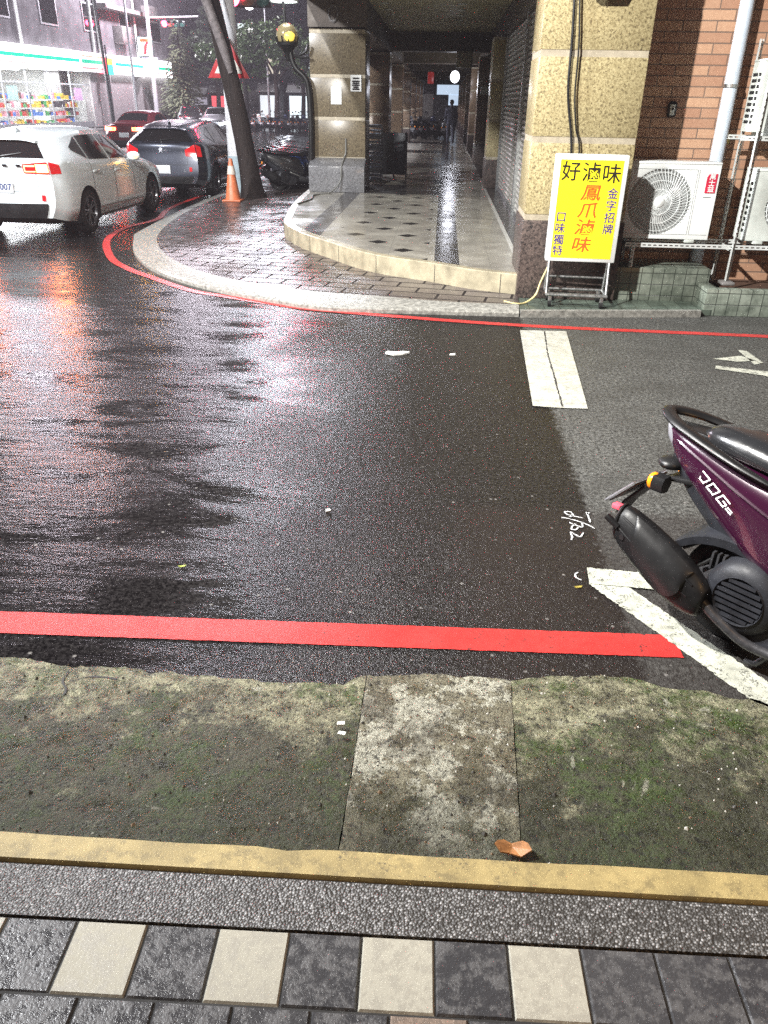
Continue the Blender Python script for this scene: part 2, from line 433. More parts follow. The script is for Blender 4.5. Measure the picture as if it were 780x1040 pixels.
m_asphalt = asphalt_mat()
m_moss = moss_mat('mossy concrete'); m_slab = moss_mat('worn concrete', True)
m_pebble = pebble_mat()
m_white_tile = tile_mat('cream paving tile', (.40, .385, .32), (.31, .295, .245), .5)
m_grey_tile = tile_mat('grey paving tile', (.040, .040, .043), (.085, .084, .085), 1.2)
m_pink_tile = tile_mat('buff paving tile', (.26, .20, .16), (.16, .125, .10), 1)
m_grout = MAT('black joint', (.022, .021, .02), .8)
m_yellow = paint_mat('yellow kerb paint', (.36, .28, .12), .565, (.13, .105, .055), .6, 9)
m_red = paint_mat('red road paint', (.54, .035, .032), .555, (.03, .02, .02), .38)
m_white = paint_mat('white road paint', (.50, .51, .43), .535, (.05, .05, .045), .5, 18)
m_white2 = paint_mat('white stop line paint', (.46, .46, .41), .585, (.16, .16, .15), .4, 18)
m_chalk = MAT('white chalk', (.42, .42, .42), .9, var=.4, scale=60)
m_granite = granite_mat('yellow granite', (.40, .34, .19), (.30, .245, .125), (.12, .095, .055), 44)
m_granite_shade = granite_mat('shaded brown yellow granite', (.155, .125, .078), (.11, .088, .055), (.05, .038, .026), 36)  # brownish stone, darkened so the left pillar's shade sits in its colour
m_granite_br = granite_mat('brown granite', (.24, .165, .105), (.17, .115, .075), (.08, .055, .04), 36)
m_plinth = granite_mat('dark granite', (.10, .075, .065), (.05, .038, .034), (.014, .012, .012), 40, .3)
m_greystone = granite_mat('grey granite', (.20, .20, .21), (.11, .11, .115), (.05, .05, .05), 55, .18)
m_band = MAT('beige stone band', (.36, .315, .235), .5, scale=12)
m_brick = brick_mat()
m_gtile = small_tile_mat('green wall tile', (.17, .195, .16), (.22, .245, .205))
m_gfloor = small_tile_mat('green floor tile', (.085, .11, .09), (.12, .15, .12), .16)
m_kerb = MAT('pale granite kerb', (.22, .215, .195), .38, scale=26, var=.5, bump=.3, bscale=160)
m_brickpave = brickpave_mat(); m_floor = arcade_floor_mat()
m_step = MAT('cream stone step', (.30, .265, .185), .35, scale=5, var=.35, bump=.1)
m_black = MAT('black plastic', (.009, .009, .0095), .38, var=.3, spec=.35)
m_rubber = MAT('rubber', (.011, .011, .011), .7, var=.3, bump=.2, spec=.25)
m_dark = MAT('dark metal', (.03, .03, .032), .4, .6)
m_steel = MAT('dull steel', (.42, .43, .43), .35, .9, rvar=.12, scale=20)
m_white_paint = MAT('white enamel', (.70, .73, .72), .32, var=.06, scale=5)
m_dull_white = MAT('weathered white enamel', (.60, .64, .60), .45, var=.14, scale=7)
m_ceiling = MAT('painted ceiling', (.46, .42, .24), .6, scale=2)
m_beam = MAT('dark brown beam', (.085, .068, .055), .5, scale=5)
m_concrete = MAT('grey concrete', (.17, .16, .155), .75, scale=3, var=.35, bump=.2, bscale=40)
m_plaster = MAT('weathered plaster', (.115, .108, .115), .8, scale=1.2, var=.4)
m_shutter = MAT('grey shutter', (.30, .29, .26), .42, .25, scale=4, var=.3)
m_paper = MAT('white paper', (.66, .66, .63), .8, var=.07)

# ------------------------------------------------------------------ ground
g = MB(); g.add([(-400, -60, 0), (400, -60, 0), (400, 600, 0), (-400, 600, 0)], [(0, 1, 2, 3)])
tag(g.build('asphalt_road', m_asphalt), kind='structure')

# near side: apron, yellow kerb, pebble strip, tiled pavement
NA = R_(.9)                                           # the near kerb runs a touch off the far one
def near(x, y): return (x * math.cos(NA) - y * math.sin(NA), x * math.sin(NA) + y * math.cos(NA))
rag_px = [(0, 668), (50, 671), (130, 680), (200, 682), (280, 693), (350, 695), (375, 687), (450, 687), (520, 692), (560, 686), (600, 685), (660, 693), (720, 702), (780, 716)]
rag = [G(*p, .008) for p in rag_px]
def vnoise(x):
    i = math.floor(x); f = x - i; f = f * f * (3 - 2 * f)
    h = lambda n: (math.sin(n * 127.1 + 11.7) * 43758.5453) % 1 - .5
    return h(i) * (1 - f) + h(i + 1) * f
def rag_y(x):
    if x <= rag[0].x: y = rag[0].y + (x - rag[0].x) * .02
    elif x >= rag[-1].x: y = rag[-1].y - (x - rag[-1].x) * .05
    else:
        for a, b in zip(rag, rag[1:]):
            if a.x <= x <= b.x: y = a.y + (b.y - a.y) * (x - a.x) / (b.x - a.x); break
    return y + .030 * vnoise(x * 5.3) + .022 * vnoise(x * 14 + 7) + .012 * vnoise(x * 37 + 3) + .006 * vnoise(x * 90)
KX0, KX1 = G(0, 846, .09), G(780, 890, .09)
def kerb_y(x): return KX0.y + (x - KX0.x) * (KX1.y - KX0.y) / (KX1.x - KX0.x)
jl = (G(372, 690, .01), G(345, 855, .06)); jr = (G(519, 692, .01), G(530, 872, .06))
def joint_x(j, y): a, b = j; return a.x + (b.x - a.x) * (y - a.y) / (b.y - a.y)
def apron(x_of0, x_of1, mat, nu, name='concrete_apron'):
    b = MB(); rng = random.Random(nu)
    def fn(u, v):
        yy = 1.5 + v * .8
        x = x_of0(yy) + (x_of1(yy) - x_of0(yy)) * u
        y0, y1 = kerb_y(x) - .01, rag_y(x)
        y = y0 + (y1 - y0) * v
        x = x_of0(y) + (x_of1(y) - x_of0(y)) * u
        z = .062 + (.010 - .062) * v + .004 * math.sin(x * 9 + y * 7) + .003 * math.sin(x * 23 - y * 31) + rng.uniform(-.0012, .0012)
        if v > .97: z = .006
        return (x, y, z)
    b.grid(fn, nu, 44)
    return tag(b.build(name, mat, smooth=True, sharp=80), kind='structure')
apron(lambda y: -5, lambda y: joint_x(jl, y) - .001 - .003 * vnoise(y * 40), m_moss, 300)
apron(lambda y: joint_x(jl, y) + .002 + .003 * vnoise(y * 33), lambda y: joint_x(jr, y) - .001, m_slab, 90)
apron(lambda y: joint_x(jr, y) + .0015 + .003 * vnoise(y * 47), lambda y: 5, m_moss, 301)
b = MB(); b.prism([(-5, kerb_y(-5) - .05), (5, kerb_y(5) - .05), (5, 2.0), (-5, 2.0)], 'z', .001, .004)
tag(b.build('apron_joint', MAT('mossy joint', (.035, .034, .022), .9)), kind='structure')

def strip_near(name, ya, yb, z, mat, bev=0):
    b = MB(); N = 120; v = []
    prof = [(ya, -.02), (ya, z - bev), (ya - bev * .4, z), (yb + bev * .4, z), (yb, z - bev), (yb, -.02)] if bev else [(ya, -.02), (ya, z), (yb, z), (yb, -.02)]
    rings = []
    for i in range(N + 1):
        x = -5 + 10 * i / N; w = .0015 * math.sin(x * 7) + .001 * math.sin(x * 19 + 1) + (.010 * math.exp(-((x + .32) / .03) ** 2) if bev else 0)
        rings.append([(x, kerb_y(x) + yy - (w if k < 3 and bev else 0), zz) for k, (yy, zz) in enumerate(prof)])
    b.loft(rings, close=False, caps=False)
    return tag(b.build(name, mat, smooth=True, sharp=50), kind='structure')
tile_top = G(80, 933, .105)
dk = (G(0, 846, .09) - G(0, 872, .10)).length
strip_near('yellow_kerb', 0, -.085, .10, m_yellow, .012)
b = MB(); b.prism([(-5, kerb_y(-5) - .083), (5, kerb_y(5) - .083), (5, kerb_y(5) - .10), (-5, kerb_y(-5) - .10)], 'z', -.02, .085); tag(b.build('kerb_joint', m_grout), kind='structure')
tx = (G(515, 957, .105) - G(80, 933, .105)); TW = tx.length / 6; tdir = tx.normalized()
tdep = (G(55, 1010, .105) - G(80, 933, .105)); TH = abs(tdep.y) * .99
tdv = Vector((-tdir.y * -1, -tdir.x, 0)) ; tdv = Vector((tdir.y, -tdir.x, 0))
b = MB(); pts = []
for x in (-5, 5): pts.append((x, kerb_y(x) - .10))
for s in (30, -30): p = tile_top + tdir * s * TW; pts.append((p.x, p.y + .004))
pts = [pts[0], pts[1], (5, (tile_top + tdir * (5 - tile_top.x)).y + .004), (-5, (tile_top + tdir * (-5 - tile_top.x)).y + .004)]
b.prism(pts, 'z', -.02, .102); tag(b.build('pebble_strip', m_pebble), kind='structure')
# tiled pavement: bevelled tiles in rows, set in a dark bed
b = MB()
pat = {-2: 1, -1: 0, 0: 0, 1: 1, 2: 0, 3: 1, 4: 0, 5: 1, 6: 0}
rngt = random.Random(3)
for r in range(0, 12):
    for k in range(-26, 27):
        off = 0 if r % 2 == 0 else .42 * TW
        if r == 0:
            mi = 1 if (k in (1, 3, 5) or k == -1) else 0
            if k > 6: mi = 0
            if k in (-1,): mi = 1
            k_w = k
            mi = {0: 0}.get(k, mi)
            # edges: tile k spans k-1..k ; cream at 0..1, 2..3, 4..5, 6..7 and the one left of 0
            mi = 1 if k in (0, 2, 4, 6, -2, -4) else 0
            if k > 7: mi = 0
        else:
            mi = 2 if (r == 1 and k in (4, 6, 9)) else (1 if r > 1 and (k + r) % 3 == 0 else 0)
        p = tile_top + tdir * (k * TW + off) + tdv * (r * TH)
        gpx = .0022
        q = [p + tdir * gpx + tdv * gpx, p + tdir * (TW - gpx) + tdv * gpx, p + tdir * (TW - gpx) + tdv * (TH - gpx), p + tdir * gpx + tdv * (TH - gpx)]
        z = .103 + rngt.uniform(-.0012, .0012)
        c = sum(q, Vector()) / 4; e = .004
        inn = [v + (c - v).normalized() * e * 1.4 for v in q]
        b.m(mi).add([(v.x, v.y, z - .006) for v in q] + [(v.x, v.y, z) for v in inn],
                    [(4, 5, 6, 7), (0, 1, 5, 4), (1, 2, 6, 5), (2, 3, 7, 6), (3, 0, 4, 7)])
b.m(0)
tag(b.build('tiled_pavement', [m_grey_tile, m_white_tile, m_pink_tile]), kind='structure')
b = MB(); b.prism([(-5, (tile_top + tdir * (-5 - tile_top.x)).y - .002), (5, (tile_top + tdir * (5 - tile_top.x)).y - .002), (5, -3), (-5, -3)], 'z', -.02, .0975); tag(b.build('pavement_bed', m_grout), kind='structure')

# hairline cracks in the left slab and grit washed onto the concrete
def apron_z(x, y):
    y0, y1 = kerb_y(x) - .01, rag_y(x); v = (y - y0) / (y1 - y0)
    return .062 + (.010 - .062) * v + .004 * math.sin(x * 9 + y * 7) + .003 * math.sin(x * 23 - y * 31)
rgc = random.Random(4)
for px_ in ([(70, 673), (62, 686), (66, 700), (50, 712), (38, 722), (14, 738)], [(64, 690), (90, 682), (118, 684)]):
    ks = [G(*p, .04) for p in px_]; b = MB(); vs = []; Q = smooth_pts([tuple(k[:2]) for k in ks], 5)
    for i, (x, y) in enumerate(Q):
        w = .0035 + .0025 * vnoise(i * .7); x += .006 * vnoise(i * 1.3 + 4); y += .006 * vnoise(i * 1.1 + 9)
        for d in (-w, w): vs.append((x + d * .7, y + d, apron_z(x, y) + .0035))
    b.add(vs, [(2 * i, 2 * i + 1, 2 * i + 3, 2 * i + 2) for i in range(len(Q) - 1)]); tag(b.build('slab_crack', m_grout), kind='structure')
b = MB(); 
for _ in range(900):
    x = rgc.uniform(-2.2, 1.8); y0, y1 = kerb_y(x), rag_y(x); f = rgc.random() ** (.6 if rgc.random() < .6 else 1.8); y = y0 + (y1 - y0) * f + rgc.gauss(0, .03)
    if y < y0 + .01: continue
    r = rgc.uniform(.0018, .0055) * (1.6 if rgc.random() < .06 else 1); z = (apron_z(x, y) if y < y1 else .002) + r * .4; b.m(rgc.choice((0, 0, 1, 2)))
    ph = rgc.uniform(0, 6); top = (x, y, z + r * rgc.uniform(.6, 1)); ring = [(x + r * rgc.uniform(.7, 1.2) * math.cos(ph + k * PI / 2.5), y + r * rgc.uniform(.7, 1.2) * math.sin(ph + k * PI / 2.5), z - r * .3) for k in range(5)]
    b.add([top] + ring, [(0, 1 + k, 1 + (k + 1) % 5) for k in range(5)])
tag(b.build('grit', [MAT('dark grit', (.04, .038, .033), .5), MAT('pale grit', (.36, .35, .31), .5), MAT('brown grit', (.15, .10, .06), .6)]), kind='stuff')

# painted markings
def ribbon(name, pts, w, z, mat, rag=.004, step=.03, kind='structure'):
    """a painted line of width w along pts, with slightly uneven edges"""
    P = [Vector((p[0], p[1])) for p in pts]; Q = [P[0]]
    for a, c in zip(P, P[1:]):
        n = max(1, int((c - a).length / step))
        for i in range(1, n + 1): Q.append(a + (c - a) * i / n)
    b = MB(); vs = []; rg = random.Random(len(Q))
    for i, p in enumerate(Q):
        t = (Q[min(i + 1, len(Q) - 1)] - Q[max(0, i - 1)]).normalized(); n = Vector((-t.y, t.x))
        w2 = w / 2
        for s in (1, -1):
            v = p + n * s * (w2 + rg.uniform(-rag, rag)); vs.append((v.x, v.y, z))
    fs = [(2 * i, 2 * i + 1, 2 * i + 3, 2 * i + 2) for i in range(len(Q) - 1)]
    b.add(vs, fs); return tag(b.build(name, mat), kind=kind)
a0, a1 = (G(0, 622) + G(0, 643)) / 2, (G(640, 644) + G(640, 667)) / 2
sl = (a1.y - a0.y) / (a1.x - a0.x)
e_ = G(690, 660)
ribbon('red_line', [(-6, a0.y + (-6 - a0.x) * sl), (e_.x, a0.y + (e_.x - a0.x) * sl)], (G(300, 631) - G(300, 653)).length, .004, m_red, .0016, .02)
far_red = [(-5.3, 40), (-5.3, 20), (-5.3, 16)] + [tuple(G(*p)[:2]) for p in ((160, 222.5), (127, 231.5), (109, 244), (113, 262), (130, 273), (151.5, 281), (191.5, 294.6), (228, 301), (275, 308.5), (330, 315.5), (526, 330.5), (780, 342))] + [(8, 7.2)]
ribbon('red_line', smooth_pts(far_red), .105, .004, m_red, .003)
ribbon('parking_line', [G(610, 590)[:2], G(780, 709)[:2], (1.9, 1.1)], .140, .006, m_white, .004, .012)
ribbon('parking_line', [G(597, 586)[:2], G(664, 592)[:2]], .135, .009, m_white, .0035, .012)
poly_sheet('stop_line', [G(528, 336), G(575, 337), G(597, 416), (G(568, 414) + G(569, 416)) / 2, G(541, 413)], .007, m_white2)
ribbon('line_crack', [G(553, 337)[:2], G(556, 360)[:2], G(562, 380)[:2], G(571, 414)[:2]], .012, .0085, m_grout, .004)
# half-seen road lettering at the right edge
for q in ([(724, 365), (752, 362), (768, 367), (748, 368)], [(749, 356), (758, 357), (775, 369), (766, 371)], [(727, 372), (780, 378), (800, 383), (800, 388), (775, 382), (726, 375)]):
    poly_sheet('road_lettering', [G(*p) for p in q], .006, m_white)
# sprayed figures 6/52, read with the head turned right
def stroke(px, w=.010): ribbon('sprayed_figure', smooth_pts([tuple(G(*p)[:2]) for p in px], 5), w, .006, m_chalk, .002, .006)
Z4 = lambda x, y: (530 + x * 120 / 780, 500 + y * 100 / 650)
for st in ([(400, 175), (350, 165), (295, 150), (285, 135), (320, 135), (335, 155), (315, 168)], [(262, 172), (330, 185), (420, 215), (480, 245)],
           [(395, 205), (398, 235), (350, 222), (312, 205)], [(355, 215), (330, 232), (328, 250), (355, 252), (372, 238)],
           [(405, 272), (385, 300), (350, 285), (322, 268), (330, 300), (326, 320)], [(425, 138), (440, 170), (450, 205)], [(445, 140), (428, 150)]):
    stroke([Z4(*p) for p in st], .009)
stroke([Z4(*p) for p in [(370, 535), (350, 548), (362, 572), (392, 585)]], .008)

# far side: kerb strip, brick paving, tiled bay, arcade floor
kout = [G(*p, .03) for p in ((164, 224), (140, 236), (136, 242), (136, 256), (151, 271), (182, 284), (228, 296), (275, 305), (330, 313), (424, 316), (527, 319))]
kin = [G(*p, .075) for p in ((168, 226), (162, 236), (162, 251), (179, 265), (213, 278), (262, 288), (323, 296), (380, 300), (452, 306), (527, 309))]
ko = smooth_pts([(-4.95, 70), (-4.95, 30), (-4.93, 18), (-4.9, 15.2)] + [tuple(p[:2]) for p in kout[1:]], 5)
ki = smooth_pts([(-4.70, 70), (-4.70, 30), (-4.68, 18), (-4.62, 14.6)] + [tuple(p[:2]) for p in kin[1:]], 5)
def resample(pl, n):
    L = [0]
    for a, c in zip(pl, pl[1:]): L.append(L[-1] + math.dist(a, c))
    out = []
    for i in range(n):
        s = L[-1] * i / (n - 1); j = max(k for k in range(len(L)) if L[k] <= s + 1e-9); j = min(j, len(pl) - 2)
        f = (s - L[j]) / max(1e-9, L[j + 1] - L[j]); out.append((pl[j][0] + (pl[j + 1][0] - pl[j][0]) * f, pl[j][1] + (pl[j + 1][1] - pl[j][1]) * f))
    return out
ko_r, ki_r = resample(ko, 260), resample(ki, 260)
b = MB(); b.loft([[(o[0], o[1], -.01), (o[0], o[1], .035), (o[0] * .9 + i[0] * .1, o[1] * .9 + i[1] * .1, .05), (i[0], i[1], .074)] for o, i in zip(ko_r, ki_r)], close=False, caps=False)
tag(b.build('pavement_kerb', m_kerb, smooth=True, sharp=50), kind='structure')
arc_px = ((315, 192), (300, 205), (291, 220), (291, 227), (307, 236), (334, 245), (366, 255), (395, 261), (438, 267), (481, 274), (527, 279))
ae = smooth_pts([(-2.72, 70), (-2.72, 30), (-2.72, 20)] + [tuple(G(*p, .28)[:2]) for p in arc_px] + [(1.0, 8.55)], 5)
poly_sheet('brick_pavement', [(p[0], p[1]) for p in ki_r] + [(.9, 8.9), (-1, 10.5), (-2.0, 12), (-2.5, 15), (-2.5, 70)], .072, m_brickpave)
b = MB(); b.prism([(p[0], p[1]) for p in ae] + [(1.3, 8.7), (1.9, 9.0), (1.9, 70)], 'z', .02, .28)
tag(b.build('arcade_floor', m_floor), kind='structure')
aer = resample(ae[10:], 200)
b = MB(); ring = []
for i, p in enumerate(aer):
    q0, q1 = Vector(aer[max(0, i - 1)]), Vector(aer[min(len(aer) - 1, i + 1)]); t = (q1 - q0).normalized(); n = Vector((t.y, -t.x))
    if n.y > 0 and p[1] < 12: n = -n
    ring.append([(p[0] - n.x * .10, p[1] - n.y * .10, .284), (p[0] + n.x * .012, p[1] + n.y * .012, .286), (p[0] + n.x * .022, p[1] + n.y * .022, .276), (p[0] + n.x * .018, p[1] + n.y * .018, .06)])
b.loft(ring, close=False, caps=False)
tag(b.build('arcade_step', m_step, smooth=True, sharp=40), kind='structure')
b = MB()                                          # joints in the step face, about every 70 cm
for i in range(25, 198, 13):
    p = Vector(aer[i]); t = (Vector(aer[i + 1]) - p).normalized(); n = Vector((t.y, -t.x))
    if n.y > 0 and p.y < 12: n = -n
    q = [p + n * .0245 - t * .003, p + n * .0245 + t * .003]
    b.add([(q[0].x, q[0].y, .075), (q[1].x, q[1].y, .075), (q[1].x, q[1].y, .272), (q[0].x, q[0].y, .272)], [(0, 1, 2, 3)])
tag(b.build('step_joint', m_grout), kind='structure')
poly_sheet('tiled_bay', [(.86, 7.93), (3.0, 8.22), (12, 8.0), (12, 9.3), (1.0, 9.3), (.86, 8.6)], .060, m_gfloor, thick=.07)
b = MB(); b.prism([(.86, 7.86), (2.72, 8.12), (2.72, 8.18), (.86, 7.93)], 'z', -.01, .066); tag(b.build('bay_kerb', m_kerb), kind='structure')

# ------------------------------------------------------------------ arcade building on the corner
WALL_Y = 9.15
bld = thing('arcade_building', 'corner building with yellow granite pillars, orange brick side and a long covered walkway', 'building', (0, 0, 0))
b = MB(); b.box(-2.72, 8.5, 3.62, 1.90, 70, 14); b.build('upper_storeys', m_concrete, bld)
b = MB(); b.box(-2.70, 8.52, 3.60, 1.2, 69, 3.617); ceil_o = b.build('ceiling', m_ceiling, bld)
b = MB(); b.box(1.885, WALL_Y, -.1, 12, 70, 14); b.build('brick_wall', m_brick, bld)
b = MB()
for k in range(5): b.box(-2.64, 24.4 + 7.3 * k, 3.15, 1.2, 25.0 + 7.3 * k, 3.598)
b.box(-2.66, 17.0, 3.14, -1.54, 69, 3.597)
b.build('beam', m_beam, bld)
b = MB(); b.box(1.16, 8.98, 3.12, 1.6, 69, 3.596); b.build('lintel', m_beam, bld)
bands = (.88, 1.60, 2.335, 3.07)
def pillar(x0, y0, x1, y1, ztop, gran, pl=True, zb=.06, lab=None, plz=.88):
    b = MB(); zs = [plz] + [z for z in bands if z > plz + .1 and z < ztop] + [ztop]
    for a, c in zip(zs, zs[1:]): b.box(x0, y0, a + .028, x1, y1, c - .028)
    p = b.build('pillar', gran, bld, bevel=.008)
    if lab: p['label'] = lab
    for z in zs[:-1]:
        q = MB(); q.box(x0 + .006, y0 + .006, z - .029, x1 - .006, y1 - .006, z + .029); q.build('stone_band', m_band, p)
    if pl:
        q = MB(); q.box(x0 - .012, y0 - .012, zb, x1 + .012, y1 + .012, plz - .03); q.build('plinth', m_plinth, p, bevel=.01)
    return p
pillar(.87, 8.50, 1.885, 9.30, 14, m_granite, lab='front pillar in bright yellow granite')
for k in range(7):
    y = 17.0 + 7.3 * k
    p = pillar(-2.64, y, -1.56, y + 1.0, 3.14, m_granite_shade if k == 0 else m_granite_br, zb=.28)
    if k == 0:
        b = MB(); b.prism([(16.62, .28), (16.62, .76), (17.0, .90), (17.0, .28)], 'x', -2.66, -1.54)
        b.build('base_block', m_greystone, p, bevel=.012)
        b = MB(); b.lathe([(.105, -.02), (.125, 0), (.105, .02), (.088, 0), (.105, -.02)], 24, Matrix.Translation((-2.17, 16.985, 3.36)) @ Matrix.Rotation(PI / 2, 4, 'X') @ Matrix.Diagonal((.8, 1.25, 1, 1)))
        b.build('ring_ornament', m_concrete, p, smooth=True)
    y2 = 18.2 + 7.3 * k
    pillar(.93, y2, 1.5, y2 + .9, 3.12, m_granite if k == 0 else m_granite_br, zb=.28)
# roller shutters between the wall pillars
def shutter(y0, y1, nm='roller_shutter'):
    b = MB(); n = 34; prof = []
    for i in range(n):
        z = .30 + i * (2.82 / n); h = 2.82 / n
        prof += [(1.25, z), (1.222, z + h * .18), (1.212, z + h * .5), (1.222, z + h * .82), (1.25, z + h * .98)]
    b.loft([[(x, y, z) for x, z in prof] for y in (y0, y1)], close=False, caps=False)
    s = b.build(nm, m_shutter, bld, smooth=True, sharp=50)
    q = MB(); q.box(1.17, y0 - .0, .28, 1.26, y0 + .07, 3.12); q.box(1.17, y1 - .07, .28, 1.26, y1, 3.12); q.box(1.20, y0 + .07, .282, 1.255, y1 - .07, .36)
    q.build('guide_rail', m_steel, s)
shutter(9.32, 13.7); shutter(13.72, 18.18)
b = MB(); b.box(1.5, 19.1, .28, 1.58, 69, 3.12); b.build('back_wall', m_plaster, bld)
for k in range(6):
    y = 19.2 + 7.3 * k
    d = MB(); d.box(1.36, y + .2, .29, 1.44, y + 2.2, 2.6); dd = d.build('door', m_dark, bld, bevel=.01)
    d = MB(); d.cyl((1.33, y + .45, 1.2), (1.33, y + .45, 1.6), .02); d.build('handle', m_steel, dd)
    d = MB(); d.box(1.30, y + 2.5, .29, 1.46, y + 2.75, 3.1); d.build('wall_strip', m_dull_white, bld)
    d = MB(); d.box(1.34, y + 2.8, .29, 1.44, y + 6.2, 2.5); d.build('door', m_shutter if k % 2 else m_dark, bld)
# downlights, switched off, in two rows
for yy in [10 + 1.1 * i for i in range(12)]:
    for xx in (-1.25, .25):
        d = MB(); T = Matrix.Translation((xx, yy, 3.592)); d.lathe([(.005, .004), (.06, .004), (.065, -.006), (.085, -.006), (.09, .004)], 16, T); d.build('downlight', m_dull_white, bld, smooth=True)
# floodlight on the front pillar
fl = thing('floodlight', 'dark square floodlight fixed high on the yellow granite pillar', 'floodlight', (1.42, 8.5, 2.78))
b = MB(); b.prism([(-.10, -.02), (-.16, .10), (-.03, .16), (-.03, -.02)], 'x', -.12, .12); b.build('housing', m_dark, fl, bevel=.01)
b = MB(); b.box(-.09, -.135, -.004, .09, -.05, .01, Matrix.Rotation(-.1, 4, 'X')); b.build('lens', MAT('frosted glass', (.5, .52, .52), .3), fl)
b = MB(); b.box(-.03, -.04, .03, .03, -.001, .12); b.build('bracket', m_dark, fl)

# things fixed to the wall and pillars
dp = thing('downpipe', 'pale blue-white drainpipe running down the orange brick wall', 'pipe', (2.86, WALL_Y - .09, 0))
b = MB(); b.cyl((0, 0, .06), (0, 0, 9), .068, n=20); b.build('pipe', MAT('pale plastic', (.58, .66, .76), .35, var=.06), dp, smooth=True)
for z in (1.05, 2.1, 3.6):
    b = MB(); b.lathe([(.069, -.015), (.078, -.015), (.078, .015), (.069, .015)], 20, Matrix.Translation((0, 0, z))); b.box(-.02, .06, z - .015, .02, .089, z + .015); b.build('clamp', m_steel, dp, smooth=True)
db_ = AT(682, 111, WALL_Y)
db = thing('doorbell', 'small grey doorbell with black hood on the brick wall', 'doorbell', (db_.x, WALL_Y, db_.z))
b = MB(); b.prism([(-.045, -.07), (.045, -.07), (.045, .05), (.025, .075), (-.025, .075), (-.045, .05)], 'y', -.035, -.001); b.build('hood', m_black, db, bevel=.006)
b = MB(); b.box(-.026, -.046, -.055, .026, -.033, .045); p = b.build('cover', m_dull_white, db, bevel=.006)
b = MB(); b.cyl((0, -.045, .005), (0, -.052, .005), .012); b.build('button', m_dark, p)
tp = AT(738, 141, WALL_Y); b = MB(); b.box(-.035, -.006, -.05, .035, -.0015, .05); o = tag(b.build('tag_plate', MAT('yellow card', (.62, .50, .18), .6)), 'small yellow tag stuck on brick beside the drainpipe', 'tag'); o.location = tp
for i, (pts, r, lab) in enumerate((([(582, 0), (581, 40), (577, 95), (580, 159)], .012, 'black cable hanging straight down the yellow granite pillar, thicker of the two'),
                              ([(586, 0), (588, 45), (584, 95), (585, 130), (588, 159)], .008, 'thin black cable looping beside the thicker one on the yellow granite pillar'))):
    ks = [AT(x, y, 8.475 - .01 * i) for x, y in pts]; ks = [ks[0] + Vector((0, 0, 2)), ks[0] + Vector((0, 0, .4))] + ks[1:] + [ks[-1] - Vector((0, 0, .9))]
    pp = [tuple(interp([(j, *k) for j, k in enumerate(ks)], j / 8)) for j in range((len(ks) - 1) * 8 + 1)]
    b = MB(); b.tube(pp, r, 8); tag(b.build('cable', m_black, smooth=True), lab, 'cable', 'cables on the front pillar')
for (x0, y0, x1, y1, lab) in ((336, 88, 347, 106, 'blank white notice taped lower on the left pillar'), (356, 76, 367, 93, 'printed white notice taped higher on the left pillar near its edge')):
    a, c = AT(x0, y0, 17.0), AT(x1, y1, 17.0)
    b = MB(); w, h = abs(c.x - a.x) / 2, abs(a.z - c.z) / 2
    b.grid(lambda u, v: ((u - .5) * 2 * w, -.008 - .01 * (u - .5) ** 2 * 4, (v - .5) * 2 * h), 6, 6)
    r = thing('paper_notice', lab, 'notice', ((a.x + c.x) / 2, 16.998, (a.z + c.z) / 2), group='notices on the left pillar')
    b.build('sheet', m_paper, r)
    if x0 > 350:
        b = MB()
        for k, (s, ww) in enumerate(((.30, .6), (.12, .7), (0, .62), (-.12, .7), (-.24, .5), (-.36, .66))): b.box(-w * ww, -.0215, s * 2 * h - .012, w * ww, -.0205, s * 2 * h + .012)
        b.build('print', m_dark, r)
# cord at the foot of the left pillar
b = MB(); ks = [(-1.95, 16.985, 1.25), (-1.95, 16.975, 1.0), (-1.98, 16.93, .90), (-2.0, 16.60, .74), (-2.02, 16.58, .5), (-2.2, 16.4, .295), (-2.45, 15.9, .295), (-2.4, 15.2, .295), (-2.52, 14.4, .295)]
b.tube([tuple(interp([(j, *k) for j, k in enumerate(ks)], j / 6)) for j in range(len(ks) * 6 - 5)], .014, 8)
tag(b.build('cable', MAT('grey cord', (.16, .16, .15), .5), smooth=True), 'grey cord trailing from the left pillar over its stone base block to the floor', 'cable')
# planter-like tiled box and ledge at the wall
pb = thing('tiled_ledge', 'low green tiled ledge and box built along the foot of the brick wall', 'ledge', (2.76, 8.2, 0))
b = MB(); b.box(-.86, .36, .058, .12, .945, .40); b.build('back_ledge', m_gtile, pb, bevel=.008)
b = MB(); b.box(0, 0, -.005, 6, .11, .27); b.box(.002, .11, -.005, .13, .358, .268); b.build('box_wall', m_gtile, pb, bevel=.008)
b = MB(); b.box(.13, .11, .02, 6, .60, .06); b.build('box_bottom', m_grout, pb)
b = MB(); b.box(.30, .38, .14, 6, .945, .20); b.build('grating', MAT('rusty plate', (.09, .05, .035), .7, var=.5, scale=20), pb)

